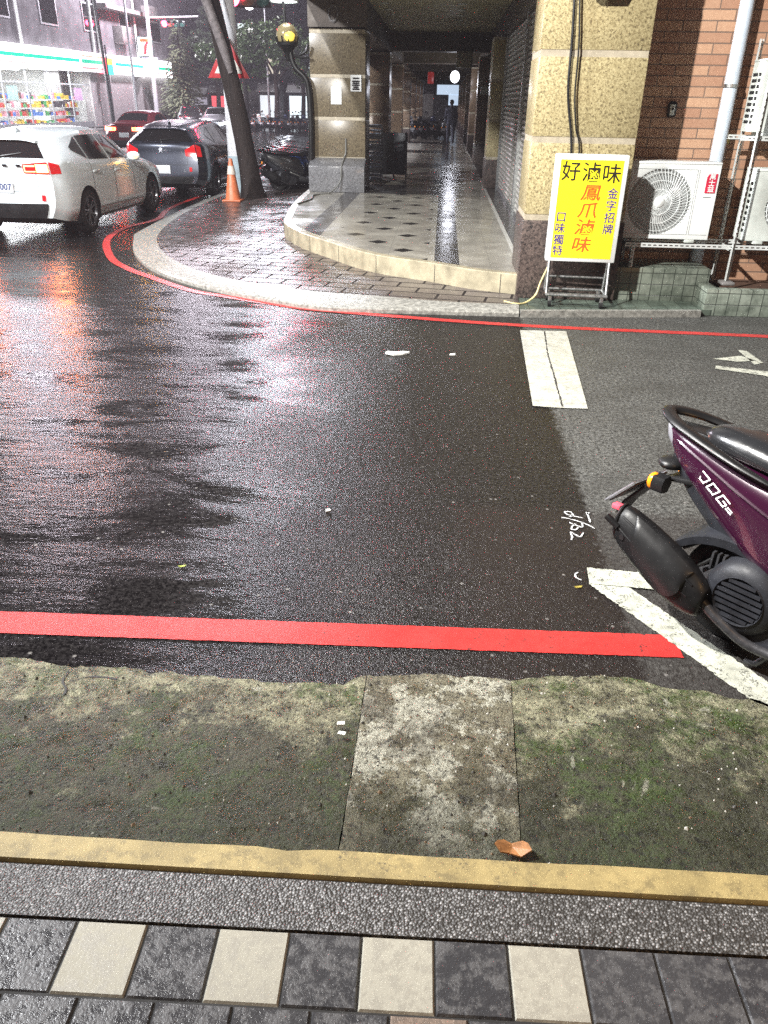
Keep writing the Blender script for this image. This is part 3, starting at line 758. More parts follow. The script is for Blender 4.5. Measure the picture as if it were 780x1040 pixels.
# ------------------------------------------------------------------ wall lantern on the left pillar
lan = thing('wall_lantern', 'black curved bracket lantern with brass and glass globe beside the left pillar', 'lantern', (-2.70, 16.9, 0))
P0 = Vector((-2.70, 16.9, 0))
def LP(px, py): return AT(px, py, 16.9) - P0
ks = [LP(316, 165), LP(315.5, 120), LP(313, 88), LP(309, 78), LP(301, 70), LP(297, 62), LP(294.5, 50)]
b = MB(); b.tube([tuple(interp([(j, *k) for j, k in enumerate(ks)], j / 6)) for j in range(len(ks) * 6 - 5)], .055, 12); b.build('bracket_arm', m_black, lan, smooth=True)
b = MB()
for q in (((313, 45), (311, 52), (304, 56)), ((314, 58), (307, 58), (299, 57))):
    kk = [LP(*p) for p in q]; b.tube([tuple(interp([(j, *k) for j, k in enumerate(kk)], j / 6)) for j in range(13)], .026, 8)
b.build('scroll', m_black, lan, smooth=True)
gc = LP(291.5, 36)
b = MB(); b.lathe([(.04, -.42), (.07, -.30), (.10, -.24), (.20, -.16), (.205, -.12), (.17, -.10)], 20, Matrix.Translation(gc)); b.build('cup', m_black, lan, smooth=True)
b = MB()
for k in range(10):
    w = 2 * PI * k / 10; b.cyl((gc.x + .19 * math.cos(w), gc.y + .19 * math.sin(w), gc.z - .14), (gc.x + .215 * math.cos(w), gc.y + .215 * math.sin(w), gc.z - .02), .012, n=6)
b.build('cage', m_black, lan)
b = MB(); b.sphere(gc, .205, 12)
t = NT('amber globe'); lit = t.ramp(t.xyz(t.mapping(loc=tuple(-x for x in gc)))[2], [(.0, 1), (.06, 0)])
glob = t.set(col=(.26, .22, .12), rough=.15, emit=(1, .66, .08), estr=.03, metal=.2)
b.build('globe', glob, lan, smooth=True)
b = MB(); b.sphere(gc + Vector((.05, -.10, -.02)), .125, 8, sc=(1, 1, .8)); b.build('bulb', EMIT('lit amber glass', (1, .72, .10), .9), lan, smooth=True)
b = MB(); b.cyl(gc + Vector((-.03, 0, .19)), gc + Vector((-.05, 0, .55)), .03); b.build('hanger', m_black, lan)
b = MB(); b.lathe([(.03, .16), (.10, .12), (.26, .03), (.27, .0), (.25, .0)], 24, Matrix.Translation(gc + Vector((-.03, 0, .53)))); hd = b.build('shade', m_dull_white, lan, smooth=True)
b = MB(); b.lathe([(.001, .015), (.24, .015)], 24, Matrix.Translation(gc + Vector((-.03, 0, .53)))); b.build('lit_disc', EMIT('white lamp disc', (.95, .97, 1), 9), hd)

# ------------------------------------------------------------------ lightbox sign
sg = thing('lightbox_sign', 'yellow wheeled shop sign with black, red and blue characters in front of the granite pillar', 'sign', (1.44, 8.27, .06), R_(-3))
b = MB(); b.box(-.345, -.075, .44, .345, .075, 1.43); frame = b.build('case', m_white_paint, sg, bevel=.012)
b = MB(); b.box(-.297, -.079, .478, .297, -.074, 1.385)
m_yface = NT('yellow sign face'); m_yface = m_yface.set(col=(.86, .70, .015), rough=.35, emit=(1, .83, .02), estr=.30)
face = b.build('face', m_yface, sg)
FR = Matrix.Rotation(PI / 2, 4, 'X')
def ch(c, x, z, s, bold=.0014, shear=0., yw=1.): return (c, s, Matrix.Translation((x, -.0815, z)) @ FR @ Matrix.Diagonal((yw, 1, 1, 1)), bold, shear)
text_join('black_lettering', [ch('好', -.19, 1.27, .185), ch('滷', .005, 1.265, .185), ch('味', .195, 1.255, .185)], MAT('sign black', (.012, .012, .012), .4), face)
text_join('red_lettering', [ch(c, .02 - .012 * i, z, .158, .0016, .15, 1.22) for i, (c, z) in enumerate((('鳳', 1.085), ('爪', .925), ('滷', .765), ('味', .60)))], MAT('sign red', (.60, .09, .012), .4, emit=(.9, .12, .02), estr=.12), face)
text_join('blue_lettering', [ch(c, .232, z, .105, .0010) for c, z in (('金', 1.085), ('字', .975), ('招', .865), ('牌', .755))], MAT('sign blue', (.035, .02, .22), .4), face)
text_join('blue_lettering', [ch(c, -.235, z, .105, .0010) for c, z in (('口', .86), ('味', .755), ('獨', .645), ('特', .54))], bpy.data.materials['sign blue'], face)
b = MB(); b.box(-.32, .076, .47, .32, .081, 1.40); b.build('back_face', m_dull_white, sg)
b = MB()
for sx in (-1, 1):
    for sy in (-1, 1): b.cyl((sx * .30, sy * .055, .44), (sx * .30, sy * .14, .12), .015, n=8)
    b.cyl((sx * .30, -.18, .125), (sx * .30, .18, .125), .014, n=8)
b.cyl((-.30, -.145, .125), (.30, -.145, .125), .018, n=8); b.cyl((-.30, .145, .125), (.30, .145, .125), .014, n=8); b.cyl((-.30, .1, .26), (.30, .1, .26), .012, n=8); b.cyl((-.31, -.17, .125), (.31, -.17, .125), .014, n=8)
b.build('stand', m_steel, sg, smooth=True)
for sx in (-1, 1):
    for sy in (-1, 1):
        b = MB(); b.box(sx * .26 - .018, sy * .15 - .022, .06, sx * .26 + .018, sy * .15 + .022, .112); c = b.build('caster', m_steel, sg, bevel=.004)
        b = MB(); b.cyl((sx * .26 - .016, sy * .15, .036), (sx * .26 + .016, sy * .15, .036), .035, n=16); b.build('wheel', m_rubber, c, smooth=True)
b = MB(); ks = [(-.30, .06, .35), (-.36, .02, .20), (-.40, -.02, .08), (-.50, -.08, .012), (-.60, -.15, .012), (-.72, -.06, .012)]
b.tube([tuple(interp([(j, *k) for j, k in enumerate(ks)], j / 6)) for j in range(31)], .010, 8); b.build('power_cord', MAT('yellow cord', (.55, .47, .22), .5), sg, smooth=True)

# ------------------------------------------------------------------ air conditioner units on a slotted rack
m_fin = MAT('grey fins', (.33, .35, .35), .5, .3)
def ac_unit(loc, label, w=.86, d=.30, h=.72, fan=True, badge=False, louvre=False, rz=0.):
    a = thing('air_conditioner', label, 'air conditioner', loc, rz, 'outdoor air conditioner units')
    mm = m_white_paint if badge else m_dull_white
    fx, fz, fr = (-.105, h * .5, .312) if badge else (.03, h * .5, .27)
    # front panel with a round opening
    b = MB(); n = 48; outer = []
    for k in range(n):
        t = 2 * PI * k / n; c, s_ = math.cos(t), math.sin(t)
        k1 = min(((w / 2 - fx) if c > 0 else (w / 2 + fx)) / max(1e-6, abs(c)), ((h - fz) if s_ > 0 else fz) / max(1e-6, abs(s_)))
        outer.append((fx + c * k1, fz + s_ * k1))
    for cx_, cz_ in ((-w / 2, 0), (w / 2, 0), (w / 2, h), (-w / 2, h)):
        i = min(range(n), key=lambda k: math.hypot(outer[k][0] - cx_, outer[k][1] - cz_)); outer[i] = (cx_, cz_)
    inner = [(fx + fr * math.cos(2 * PI * k / n), fz + fr * math.sin(2 * PI * k / n)) for k in range(n)]
    lip = [(fx + (fr + .012) * math.cos(2 * PI * k / n), fz + (fr + .012) * math.sin(2 * PI * k / n)) for k in range(n)]
    b.loft([[(x, .02, z) for x, z in outer], [(x, 0, z) for x, z in outer], [(x, 0, z) for x, z in lip], [(x, .006, z) for x, z in inner], [(x, .10, z) for x, z in inner]], caps=False)
    b.box(-w / 2, .021, 0, w / 2, d, h)
    case = b.build('case', mm, a, smooth=True, sharp=35)
    b = MB(); b.box(-w / 2 - .006, -.006, h, w / 2 + .006, d + .004, h + .022); b.build('lid', mm, a, bevel=.008)
    b = MB(); b.lathe([(.001, 0), (fr, 0)], 32, Matrix.Translation((fx, .0185, fz)) @ Matrix.Rotation(PI / 2, 4, 'X')); b.build('fan_well', m_fin, a)
    b = MB()
    for k in range(3):
        w0 = 2 * PI * k / 3
        pts = []
        for r_, da, yy in ((.06, 0, .0), (.24, .25, .0), (.25, .9, .0), (.06, .9, .0)):
            pts.append((fx + r_ * math.cos(w0 + da), .016 - .004 * (da > .5), fz + r_ * math.sin(w0 + da)))
        b.add(pts + [(x, y - .002, z) for x, y, z in pts], [(0, 1, 2, 3), (4, 7, 6, 5), (0, 4, 5, 1), (1, 5, 6, 2), (2, 6, 7, 3), (3, 7, 4, 0)])
    b.build('fan', MAT('grey fan', (.45, .46, .46), .5), a)
    # wire grille: curved spokes and rings
    b = MB(); ns = 54 if badge else 36
    for k in range(ns):
        w0 = 2 * PI * k / ns
        b.tube([(fx + r_ * math.cos(w0 + .35 * (r_ - .05) / .23), -.004 - .010 * (1 - (r_ / fr) ** 2), fz + r_ * math.sin(w0 + .35 * (r_ - .05) / .23)) for r_ in (.05, .12, .19, fr + .004)], .0026, 5, False)
    for r_ in ((.12, .205, .28) if badge else [.06 + .022 * i for i in range(10)]):
        b.tube([(fx + r_ * math.cos(2 * PI * k / 40), -.004 - .010 * (1 - (r_ / fr) ** 2), fz + r_ * math.sin(2 * PI * k / 40)) for k in range(41)], .003, 5, False)
    gr = b.build('fan_grille', m_white_paint, a, smooth=True)
    b = MB(); T = Matrix.Translation((fx, -.014, fz)) @ Matrix.Rotation(PI / 2, 4, 'X'); b.lathe([(.001, .012), (.045, .010), (.052, .004), (.052, -.006)], 24, T); b.build('hub_cap', m_white_paint, gr, smooth=True)
    if badge:
        b = MB(); x1 = fx + fr + .025
        for q in ((fx - fr - .02, fz - .31, fx + fr + .02, fz - .307), (fx - fr - .02, fz + .307, fx + fr + .02, fz + .31), (fx - fr - .02, fz - .31, fx - fr - .017, fz + .31), (fx + fr + .018, fz - .31, fx + fr + .021, fz + .31),
                  (x1 + .012, fz - .31, w / 2 - .02, fz - .307), (x1 + .012, fz - .31, x1 + .015, fz + .31)): b.box(q[0], -.003, q[1], q[2], .004, q[3])
        b.build('panel_seam', m_fin, a)
        bx = w / 2 - .072
        b = MB(); b.prism([(bx - .05, h - .26), (bx + .05, h - .26), (bx + .05, h - .08), (bx - .03, h - .08), (bx - .05, h - .115)], 'y', -.006, .002); bd = b.build('badge', MAT('red badge', (.50, .02, .055), .4), a)
        text_join('badge_lettering', [(c, .062, Matrix.Translation((bx + .004, -.0072, h - .115 - .056 * i)) @ FR @ Matrix.Diagonal((1.05, 1, 1, 1)), .001, 0) for i, c in enumerate('萬士益')], m_white_paint, bd)
        b = MB(); b.box(bx - .055, -.003, h - .305, bx + .02, .002, h - .295); b.build('nameplate', m_fin, a)
        b = MB(); ks = [(w / 2 - .01, .2, .55), (w / 2 + .05, .2, .5), (w / 2 + .05, .22, .3), (w / 2 + .0, .25, .2)]
        b.tube([tuple(interp([(j, *k) for j, k in enumerate(ks)], j / 6)) for j in range(19)], .012, 8); b.build('pipe', m_dull_white, a, smooth=True)
    b = MB()
    for i in range(9):
        z = h * .12 + i * h * .085
        b.box(-w / 2 - .004, .04, z, -w / 2 + .004, .10, z + h * .045); b.box(-w / 2 - .004, .14, z, -w / 2 + .004, .26, z + h * .045)
    b.build('side_louvre', m_dark if not badge else m_fin, a)
    b = MB()
    for sx in (-.3, .3): b.box(sx * w - .05, -.0, -.035, sx * w + .05, d, -.001)
    b.build('foot', m_dull_white, a, bevel=.006)
    return a
ac_unit((2.335, 8.60, .690), 'large white outdoor unit with red badge beside the yellow sign', badge=True, h=.71, w=.90)
ac_unit((3.55, 8.62, .690), 'plain white outdoor unit at the right edge, on the lower shelf of the rack', h=.66, w=.80)
ac_unit((3.40, 8.62, 1.70), 'plain white outdoor unit at the right edge, raised above the other two', h=.60, w=.80)
m_slot = MAT('white slotted angle', (.62, .65, .64), .4, var=.08)
rk = thing('equipment_rack', 'white slotted steel rack carrying the air conditioner units by the brick wall', 'rack', (2.04, 8.60, 0))
def angle(p0, p1, up, name, w=.042):
    """an L-section steel angle with a row of slots"""
    p0, p1 = Vector(p0), Vector(p1); d = (p1 - p0); L = d.length; d.normalize(); u = Vector(up).normalized(); s = d.cross(u)
    b = MB(); t = .003
    def bx(a0, a1, q0, q1, r0, r1):
        vs = [p0 + d * a + u * q + s * r for a in (a0, a1) for q in (q0, q1) for r in (r0, r1)]
        b.add(vs, [(0, 1, 3, 2), (4, 6, 7, 5), (0, 4, 5, 1), (2, 3, 7, 6), (0, 2, 6, 4), (1, 5, 7, 3)])
    bx(0, L, 0, t, -w / 2, w / 2)                     # inner flange
    n = int(L / .055)
    bx(0, L, t, .012, -w / 2 + w / 2 - t / 2, t / 2) if False else None
    # outer face split into rails and bridges so the slots are open
    bx(0, L, 0, w * .34, w / 2, w / 2 + t); bx(0, L, w * .62, w, w / 2, w / 2 + t)
    for i in range(n + 1):
        a = i * .055; bx(max(0, a - .010), min(L, a + .010), w * .34, w * .62, w / 2, w / 2 + t)
    return b.build(name, m_slot, rk)
fy = -.06
angle((-.10, fy, .615), (3.0, fy, .615), (0, 0, 1), 'shelf_rail'); angle((-.10, .34, .615), (3.0, .34, .615), (0, 0, 1), 'shelf_rail')
angle((.85, fy + .03, 1.625), (2.8, fy + .03, 1.625), (0, 0, 1), 'shelf_rail'); angle((.85, .34, 1.625), (2.8, .34, 1.625), (0, 0, 1), 'shelf_rail')
for (x, y, z0, z1) in ((-.03, fy - .01, .405, .655), (.985, fy - .03, .27, 2.5), (2.6, fy - .03, .27, 2.5), (-.03, .36, .405, .655), (.985, .36, .2, 2.5), (2.6, .36, .2, 2.5)):
    angle((x, y, z0), (x, y, z1), (1, 0, 0), 'rack_leg')
for x in (-.05, .985, 2.6): angle((x, fy, .61), (x, .36, .61), (1, 0, 0), 'crossbar')
b = MB(); b.box(.93, fy - .13, .268, 1.06, fy + .03, .30); b.build('foot_block', m_concrete, rk, bevel=.01)

# ------------------------------------------------------------------ cars
def car_paint(name, c, rough=.28, metal=.0):
    t = NT(name)
    drops = t.noise(90, 3, .7)
    return t.set(col=c, rough=rough, metal=metal, coat=.8, coatr=.06, nrm=t.bump(drops, .05, .003))
m_glass = NT('dark car glass'); m_glass = m_glass.set(col=(.012, .011, .012), rough=.05, nrm=m_glass.bump(m_glass.noise(70, 2), .03, .002))
m_rim = MAT('dark alloy', (.14, .14, .15), .3, .8)
m_chrome = MAT('chrome', (.7, .7, .72), .12, 1, rvar=.05)
m_lampred = EMIT('lit red lamp', (1, .07, .03), 50); m_lampcore = EMIT('hot lamp core', (1, .22, .045), 950)
m_reddull = NT('red lens'); m_reddull = m_reddull.set(col=(.45, .01, .015), rough=.12, emit=(1, .02, .02), estr=.35)
m_amber = EMIT('lit amber lamp', (1, .42, .03), 120)
m_orange = MAT('orange lens', (.85, .26, .01), .2)
m_plate = MAT('number plate white', (.62, .64, .66), .4, var=.05)
m_head = EMIT('lit headlamp', (.9, .97, 1), 60)
m_platetext = MAT('plate figures', (.03, .05, .16), .5)

HATCH = [(0, 2.14, 2.06, 2.00, .60, .62, .50, .24, .64, .69), (.06, 2.02, 1.95, 1.86, .84, .83, .62, .18, .74, .79), (.18, 1.45, 1.45, 1.40, .90, .89, .68, .17, .86, .93),
         (.33, .85, .80, .92, .91, .90, .68, .17, .93, 1.02), (.48, .25, .2, .12, .91, .90, .60, .17, .95, 1.385), (.65, -.6, -.6, -.6, .91, .91, .60, .18, .98, 1.435),
         (.82, -1.3, -1.35, -1.22, .91, .90, .575, .19, 1.02, 1.405), (.93, -1.9, -1.86, -1.58, .89, .85, .54, .24, 1.05, 1.355), (1, -2.17, -2.09, -1.76, .76, .72, .47, .31, 1.05, 1.315)]
SEDAN = [(0, 2.24, 2.16, 2.10, .60, .62, .50, .24, .62, .67), (.06, 2.12, 2.05, 1.95, .83, .82, .62, .18, .70, .76), (.18, 1.5, 1.5, 1.45, .88, .87, .66, .17, .82, .89),
         (.31, .95, .9, 1.0, .88, .88, .66, .17, .90, .97), (.45, .30, .25, .18, .88, .88, .57, .17, .92, 1.37), (.60, -.45, -.45, -.4, .88, .88, .56, .18, .93, 1.415),
         (.72, -1.0, -1.05, -.95, .88, .88, .54, .18, .95, 1.36), (.83, -1.5, -1.5, -1.52, .88, .87, .66, .19, .96, 1.06), (.94, -2.05, -2.02, -2.0, .86, .84, .66, .24, .94, 1.03), (1, -2.26, -2.2, -2.16, .74, .72, .60, .31, .91, .98)]
VK = (0, .10, .35, .60, .68, 1.)
class CarShape:
    def __init__(s, st, L, bulge=.08): s.st = st; s.b = bulge
    def rows(s, u):
        yb, ys, yr, wb, ws, wr, zb, zl, zr = interp(s.st, u)
        zm = zb + .5 * (zl - zb)
        return [(VK[0], wb * .90, yb, zb), (VK[1], wb * .985, yb, zb + .14), (VK[2], wb, yb * .6 + ys * .4, zm), (VK[3], ws * 1.0, ys * .9 + yb * .1, zl - .12), (VK[4], ws * .97, ys, zl), (VK[5], wr, yr, zr)]
    def side(s, u, v, sx=1):
        p = interp(s.rows(u), v); return Vector((sx * p[0], p[1], p[2]))
    def bul(s, u): return -s.b * max(0, (u - .8) / .2) ** 2 + 1.4 * s.b * max(0, (.2 - u) / .2) ** 2
    def roof(s, u, w):
        p = interp(s.rows(u), 1.); return Vector((w * p[0], p[1] + s.bul(u) * (1 - w * w), p[2] + .05 * (1 - w ** 4)))
    def cap(s, v, w, u=1.):
        p = interp(s.rows(u), v); f = max(0, (v - .68) / .32)
        return Vector((w * p[0], p[1] + s.bul(u) * (1 - w * w), p[2] + .05 * f * (1 - w ** 4)))
def patch(b, fn, a0, a1, c0, c1, off, nu=10, nv=8, out=None):
    def f(i, j):
        def q(i, j):
            i = min(1, max(0, i)); j = min(1, max(0, j))
            lo = c0(i) if callable(c0) else c0; hi = c1(i) if callable(c1) else c1
            return fn(a0 + (a1 - a0) * i, lo + (hi - lo) * j)
        p = q(i, j); e = .02
        n = (q(i + e, j) - q(i - e, j)).cross(q(i, j + e) - q(i, j - e))
        n = n.normalized() if n.length > 1e-12 else Vector((0, 0, 1))
        ref = p - Vector((0, 0, .6)); ref = out if out else ref
        if n.dot(ref) < 0: n = -n
        return p + n * off
    b.grid(f, nu, nv); return b

def wheel_parts(parent, x, y, r, w, side, spokes=10):
    T = Matrix.Translation((x, y, r)) @ Matrix.Rotation(PI / 2 * side, 4, 'Y')
    b = MB(); b.lathe([(r * .66, -w / 2), (r * .93, -w / 2), (r * .99, -w * .38), (r, -w * .2), (r, w * .2), (r * .99, w * .38), (r * .93, w / 2), (r * .70, w / 2 + .004), (r * .66, w / 2 - .01), (r * .64, w * .2), (r * .2, w * .15), (.001, w * .15)], 32, T)
    wl_ = b.build('wheel', m_rubber, parent, smooth=True)
    b = MB(); b.lathe([(r * .66, w / 2 - .012), (r * .69, w / 2 + .002), (r * .64, w / 2 + .002), (r * .62, w / 2 - .03)], 32, T); b.lathe([(.001, w / 2 - .01), (r * .16, w / 2 - .012), (r * .18, w / 2 - .05)], 16, T)
    for k in range(spokes):
        a = 2 * PI * k / spokes + (.12 if k % 2 else -.12) * (spokes == 10); c, s_ = math.cos(a), math.sin(a); t = r * .035
        pts = []
        for rr, zz, tt in ((r * .13, w / 2 - .02, t), (r * .65, w / 2 - .006, t * 1.1)):
            for q, dz in ((-tt, 0), (tt, 0), (tt, -.03), (-tt, -.03)): pts.append(T @ Vector((rr * c - q * s_, rr * s_ + q * c, zz + dz)))
        b.add(pts, [(0, 1, 5, 4), (1, 2, 6, 5), (2, 3, 7, 6), (3, 0, 4, 7), (4, 5, 6, 7), (3, 2, 1, 0)])
    b.build('rim', m_rim, wl_, smooth=True, sharp=35)
    return wl_

def make_car(name, label, loc, rz, paint, kind='hatch', wb=(1.36, -1.34), lit=True, low=(.02, .13), tail='wide', plate='', detail=True, group=None):
    S = CarShape(HATCH if kind == 'hatch' else SEDAN, 4.4)
    c = thing(name, label, 'car', loc, rz, group)
    R, AR = .325, .37
    b = MB(); NU, NV = (110, 26) if detail else (54, 14)
    for sx in (-1, 1):
        vs = []
        for i in range(NU + 1):
            for j in range(NV + 1):
                p = S.side(i / NU, j / NV, sx)
                for wy in wb:
                    d = Vector((p.y - wy, p.z - R)); L = d.length
                    if p.z < .95 and abs(L - AR) < (.035 if detail else .06) and L > 1e-6: d *= AR / L; p = Vector((p.x, wy + d.x, R + d.y))
                vs.append(p)
        fs = []
        for i in range(NU):
            for j in range(NV):
                q = (i * (NV + 1) + j, (i + 1) * (NV + 1) + j, (i + 1) * (NV + 1) + j + 1, i * (NV + 1) + j + 1)
                if any(all(math.hypot(vs[k].y - wy, vs[k].z - R) < AR + .002 for k in q) for wy in wb): continue
                fs.append(q)
        b.add(vs, fs)
    b.grid(lambda u, w: S.roof(u, w * 2 - 1), NU, 12)
    b.grid(lambda v, w: S.cap(v, w * 2 - 1, 1.), NV, 12); b.grid(lambda v, w: S.cap(v, w * 2 - 1, 0.), NV, 12)
    body = b.build('body', paint, c, smooth=True, sharp=42, weld=.004)
    b = MB()
    b.box(-.62, -1.95, .20, .62, 1.95, .62); b.box(-.85, wb[1] + .45, .20, .85, wb[0] - .45, .5)
    for wy in wb:
        for sx in (-1, 1):
            arc = [(wy + AR * math.cos(t), R + AR * math.sin(t)) for t in np.linspace(-.4, PI + .4, 20)]
            b.loft([[(sx * .60, y, z) for y, z in arc], [(sx * .895, y, z) for y, z in arc]], close=False, caps=False)
            b.add([(sx * .60, y, z) for y, z in arc], [tuple(range(20))])
    b.build('underbody', m_black, c)
    for wy in wb:
        for sx in (-1, 1): wheel_parts(c, sx * .80, wy, R, .20, sx)
    # glazing
    hatch = kind == 'hatch'
    for sx in (-1, 1):
        out = Vector((sx, 0, .3)); fn = lambda u, v: S.side(u, v, sx)
        spans = ((.415, .575), (.59, .755), (.765, .845)) if hatch else ((.39, .535), (.548, .70))
        for k, (u0, u1) in enumerate(spans):
            if k == 2: lo, hi = (lambda t: .715 + .10 * t), (lambda t: .955 - .10 * t)
            elif k == 0: lo, hi = .715, (lambda t: .735 + .22 * min(1, t / .55) ** .8)
            else: lo, hi = .715, (lambda t: .955 - (.0 if hatch else .14) * t ** 3)
            w_ = MB(); patch(w_, fn, u0, u1, lo, hi, .006, 16, 8, out); w_.build('side_window', m_glass, c, smooth=True)
        h_ = MB()
        for u in (.555, .735):
            p = S.side(u, .60, sx); h_.box(p.x - .02, p.y - .10, p.z - .015, p.x + .02, p.y + .10, p.z + .015)
        h_.build('door_handle', paint, c, bevel=.008)
        d_ = MB()
        for u in (.405, .582, .765):
            patch(d_, fn, u, u + .002, .12, .70, .0025, 1, 12, out)
        patch(d_, fn, .405, .765, .118, .124, .0025, 20, 1, out)
        d_.build('door_seam', m_black, c)
        p = S.side(.415, .70, sx)
        mr = MB(); T = Matrix.Translation((p.x + sx * .12, p.y - .02, p.z + .05)) @ Matrix.Diagonal((.12, .07, .075, 1)); mr.sphere((0, 0, 0), 1, 8, T=T); mr.cyl((p.x - sx * .02, p.y, p.z), (p.x + sx * .1, p.y, p.z + .02), .025, n=8)
        mo = mr.build('side_mirror', paint, c, smooth=True)
        if lit == 'turn' and sx == 1:
            a_ = MB(); a_.sphere((p.x + sx * .14, p.y - .07, p.z + .05), .035, 4, sc=(2.0, .6, 1)); a_.build('turn_signal', m_amber, mo, smooth=True)
    w_ = MB()
    if hatch: patch(w_, lambda v, w: S.cap(v, w), .735, .95, lambda t: -.97 + .06 * t, lambda t: .97 - .06 * t, .006, 10, 24, Vector((0, -1, .3)))
    else: patch(w_, S.roof, .735, .815, -.92, .92, .006, 10, 20, Vector((0, -.4, 1)))
    w_.build('rear_window', m_glass, c, smooth=True)
    w_ = MB(); patch(w_, S.roof, .345 if hatch else .325, .465 if hatch else .435, -.93, .93, .006, 12, 20, Vector((0, .4, 1))); w_.build('windscreen', m_glass, c, smooth=True)
    if hatch:
        sp = MB(); sp.loft([[S.cap(1., w) + Vector((0, dy, dz)) for dy, dz in ((.10, .012), (-.10, -.005), (-.11, -.025), (.02, -.03))] for w in np.linspace(-.96, .96, 15)]); sp.build('roof_spoiler', paint, c, smooth=True)
    # tail lamps, bumper, plate
    CO = Vector((0, -1, .2))
    lm = m_lampred if lit in (True, 'turn', 'brake') else m_reddull
    for sx in (-1, 1):
        t_ = MB()
        z0, z1 = (.575, .685) if tail == 'wide' else ((.50, .68) if tail == 'tall' else (.60, .70))
        a_, e_ = (.50, .995) if tail == 'wide' else ((.70, .995) if tail == 'tall' else (.45, .995))
        patch(t_, lambda w, v: S.cap(v, w), sx * a_, sx * e_, lambda t: z0 + (1 - t) * .012, lambda t: z1 - (1 - t) * (.02 if tail != 'tall' else .06), .012, 10, 6, CO)
        uu = .955 if tail != 'tall' else .965
        patch(t_, lambda u, v: S.side(u, v, sx), .998, uu, z0, lambda t: z1 - .03 * t, .012, 6, 6, Vector((sx, -.2, .1)))
        tl = t_.build('tail_lamp', lm if tail != 'wide' else m_reddull, c, smooth=True)
        if lit and tail == 'wide':
            q = MB(); patch(q, lambda w, v: S.cap(v, w), sx * .76, sx * .985, z0 + .018, z1 - .022, .018, 3, 1, CO); q.build('lit_lens', m_lampcore, tl, smooth=True)
            q = MB()
            patch(q, lambda w, v: S.cap(v, w), sx * .53, sx * .74, z0 + .022, z0 + .036, .018, 6, 1, CO); patch(q, lambda w, v: S.cap(v, w), sx * .53, sx * .74, z1 - .040, z1 - .028, .018, 6, 1, CO); patch(q, lambda w, v: S.cap(v, w), sx * .525, sx * .545, z0 + .022, z1 - .03, .018, 1, 4, CO)
            q.build('light_bar', m_lampred, tl)
        elif lit == 'brake':
            q = MB(); patch(q, lambda w, v: S.cap(v, w), sx * .72, sx * .93, z0 + .02, z1 - .02, .02, 6, 4, CO); q.build('lit_lens', EMIT('bright brake lamp', (1, .10, .06), 30), tl, smooth=True)
            q = MB(); patch(q, lambda w, v: S.cap(v, w), sx * .5, sx * .66, z0 + .02, z1 - .03, .02, 6, 4, CO); q.build('amber_lens', EMIT('amber lens glow', (1, .35, .04), 8), tl, smooth=True)
    bp = MB(); patch(bp, lambda v, w: S.cap(v, w), .0, low[1], -.88, .88, .014, 4, 24, CO); bp.build('lower_bumper', m_black, c, smooth=True)
    pv = .40 if hatch and tail == 'wide' else (.24 if hatch else .42)
    pp = S.cap(pv, 0)
    pb_ = MB(); pb_.box(-.19, pp.y - .022, pp.z - .08, .19, pp.y - .008, pp.z + .08); pl = pb_.build('number_plate', m_plate, c, bevel=.004)
    if plate: text_mesh('plate_figures', plate, .12, m_platetext, pl, (0.02, pp.y - .0235, pp.z), (PI / 2, 0, 0), .002)
    tr = MB(); patch(tr, lambda v, w: S.cap(v, w), .705, .722, -.60, .60, .012, 1, 12, CO); tr.build('trim_strip', m_chrome if tail == 'tall' else paint, c, smooth=True)
    sm = MB()
    for w in (-.8, .8): patch(sm, lambda v, w_: S.cap(v, w_), .20, .29, w - .035, w + .035, .012, 2, 2, CO)
    sm.build('reflector', m_reddull, c)
    if hatch:
        p0, p1 = S.cap(.755, .02), S.cap(.80, .52); wi = MB(); wi.tube([tuple(p0 + Vector((0, -.03, 0))), tuple((p0 + p1) / 2 + Vector((0, -.035, .0))), tuple(p1 + Vector((0, -.02, 0)))], .011, 6); wi.sphere(p0 + Vector((0, -.025, 0)), .03, 6); wi.build('rear_wiper', m_black, c, smooth=True)
        pa = S.roof(.88, 0); wi = MB(); wi.prism([(pa.y + .10, pa.z - .01), (pa.y - .10, pa.z - .01), (pa.y - .09, pa.z + .06)], 'x', -.015, .015); wi.build('roof_aerial', paint, c, bevel=.006)
    # seams of the tailgate
    ts = MB()
    for w in (-.72, .72): patch(ts, lambda v, w_: S.cap(v, w_), .34, .70, w, w + .008, .003, 8, 1, CO)
    patch(ts, lambda v, w_: S.cap(v, w_), .335, .342, -.72, .728, .003, 1, 16, CO); ts.build('tailgate_seam', m_black, c)
    for sx in (-1, 1):
        hl = MB(); patch(hl, lambda u, v: S.side(u, v, sx), .0, .07, .55, .66, .008, 6, 4, Vector((sx, 1, 0))); patch(hl, lambda w, v: S.cap(v, w, 0.), sx * .55, sx * .99, .54, .66, .008, 6, 4, Vector((0, 1, 0)))
        hl.build('headlight', m_head if lit == 'front' else m_chrome, c, smooth=True)
    gl = MB(); patch(gl, lambda v, w: S.cap(v, w, 0.), .15, .5, -.5, .5, .008, 4, 8, Vector((0, 1, 0))); gl.build('grille', m_black, c)
    return c, S

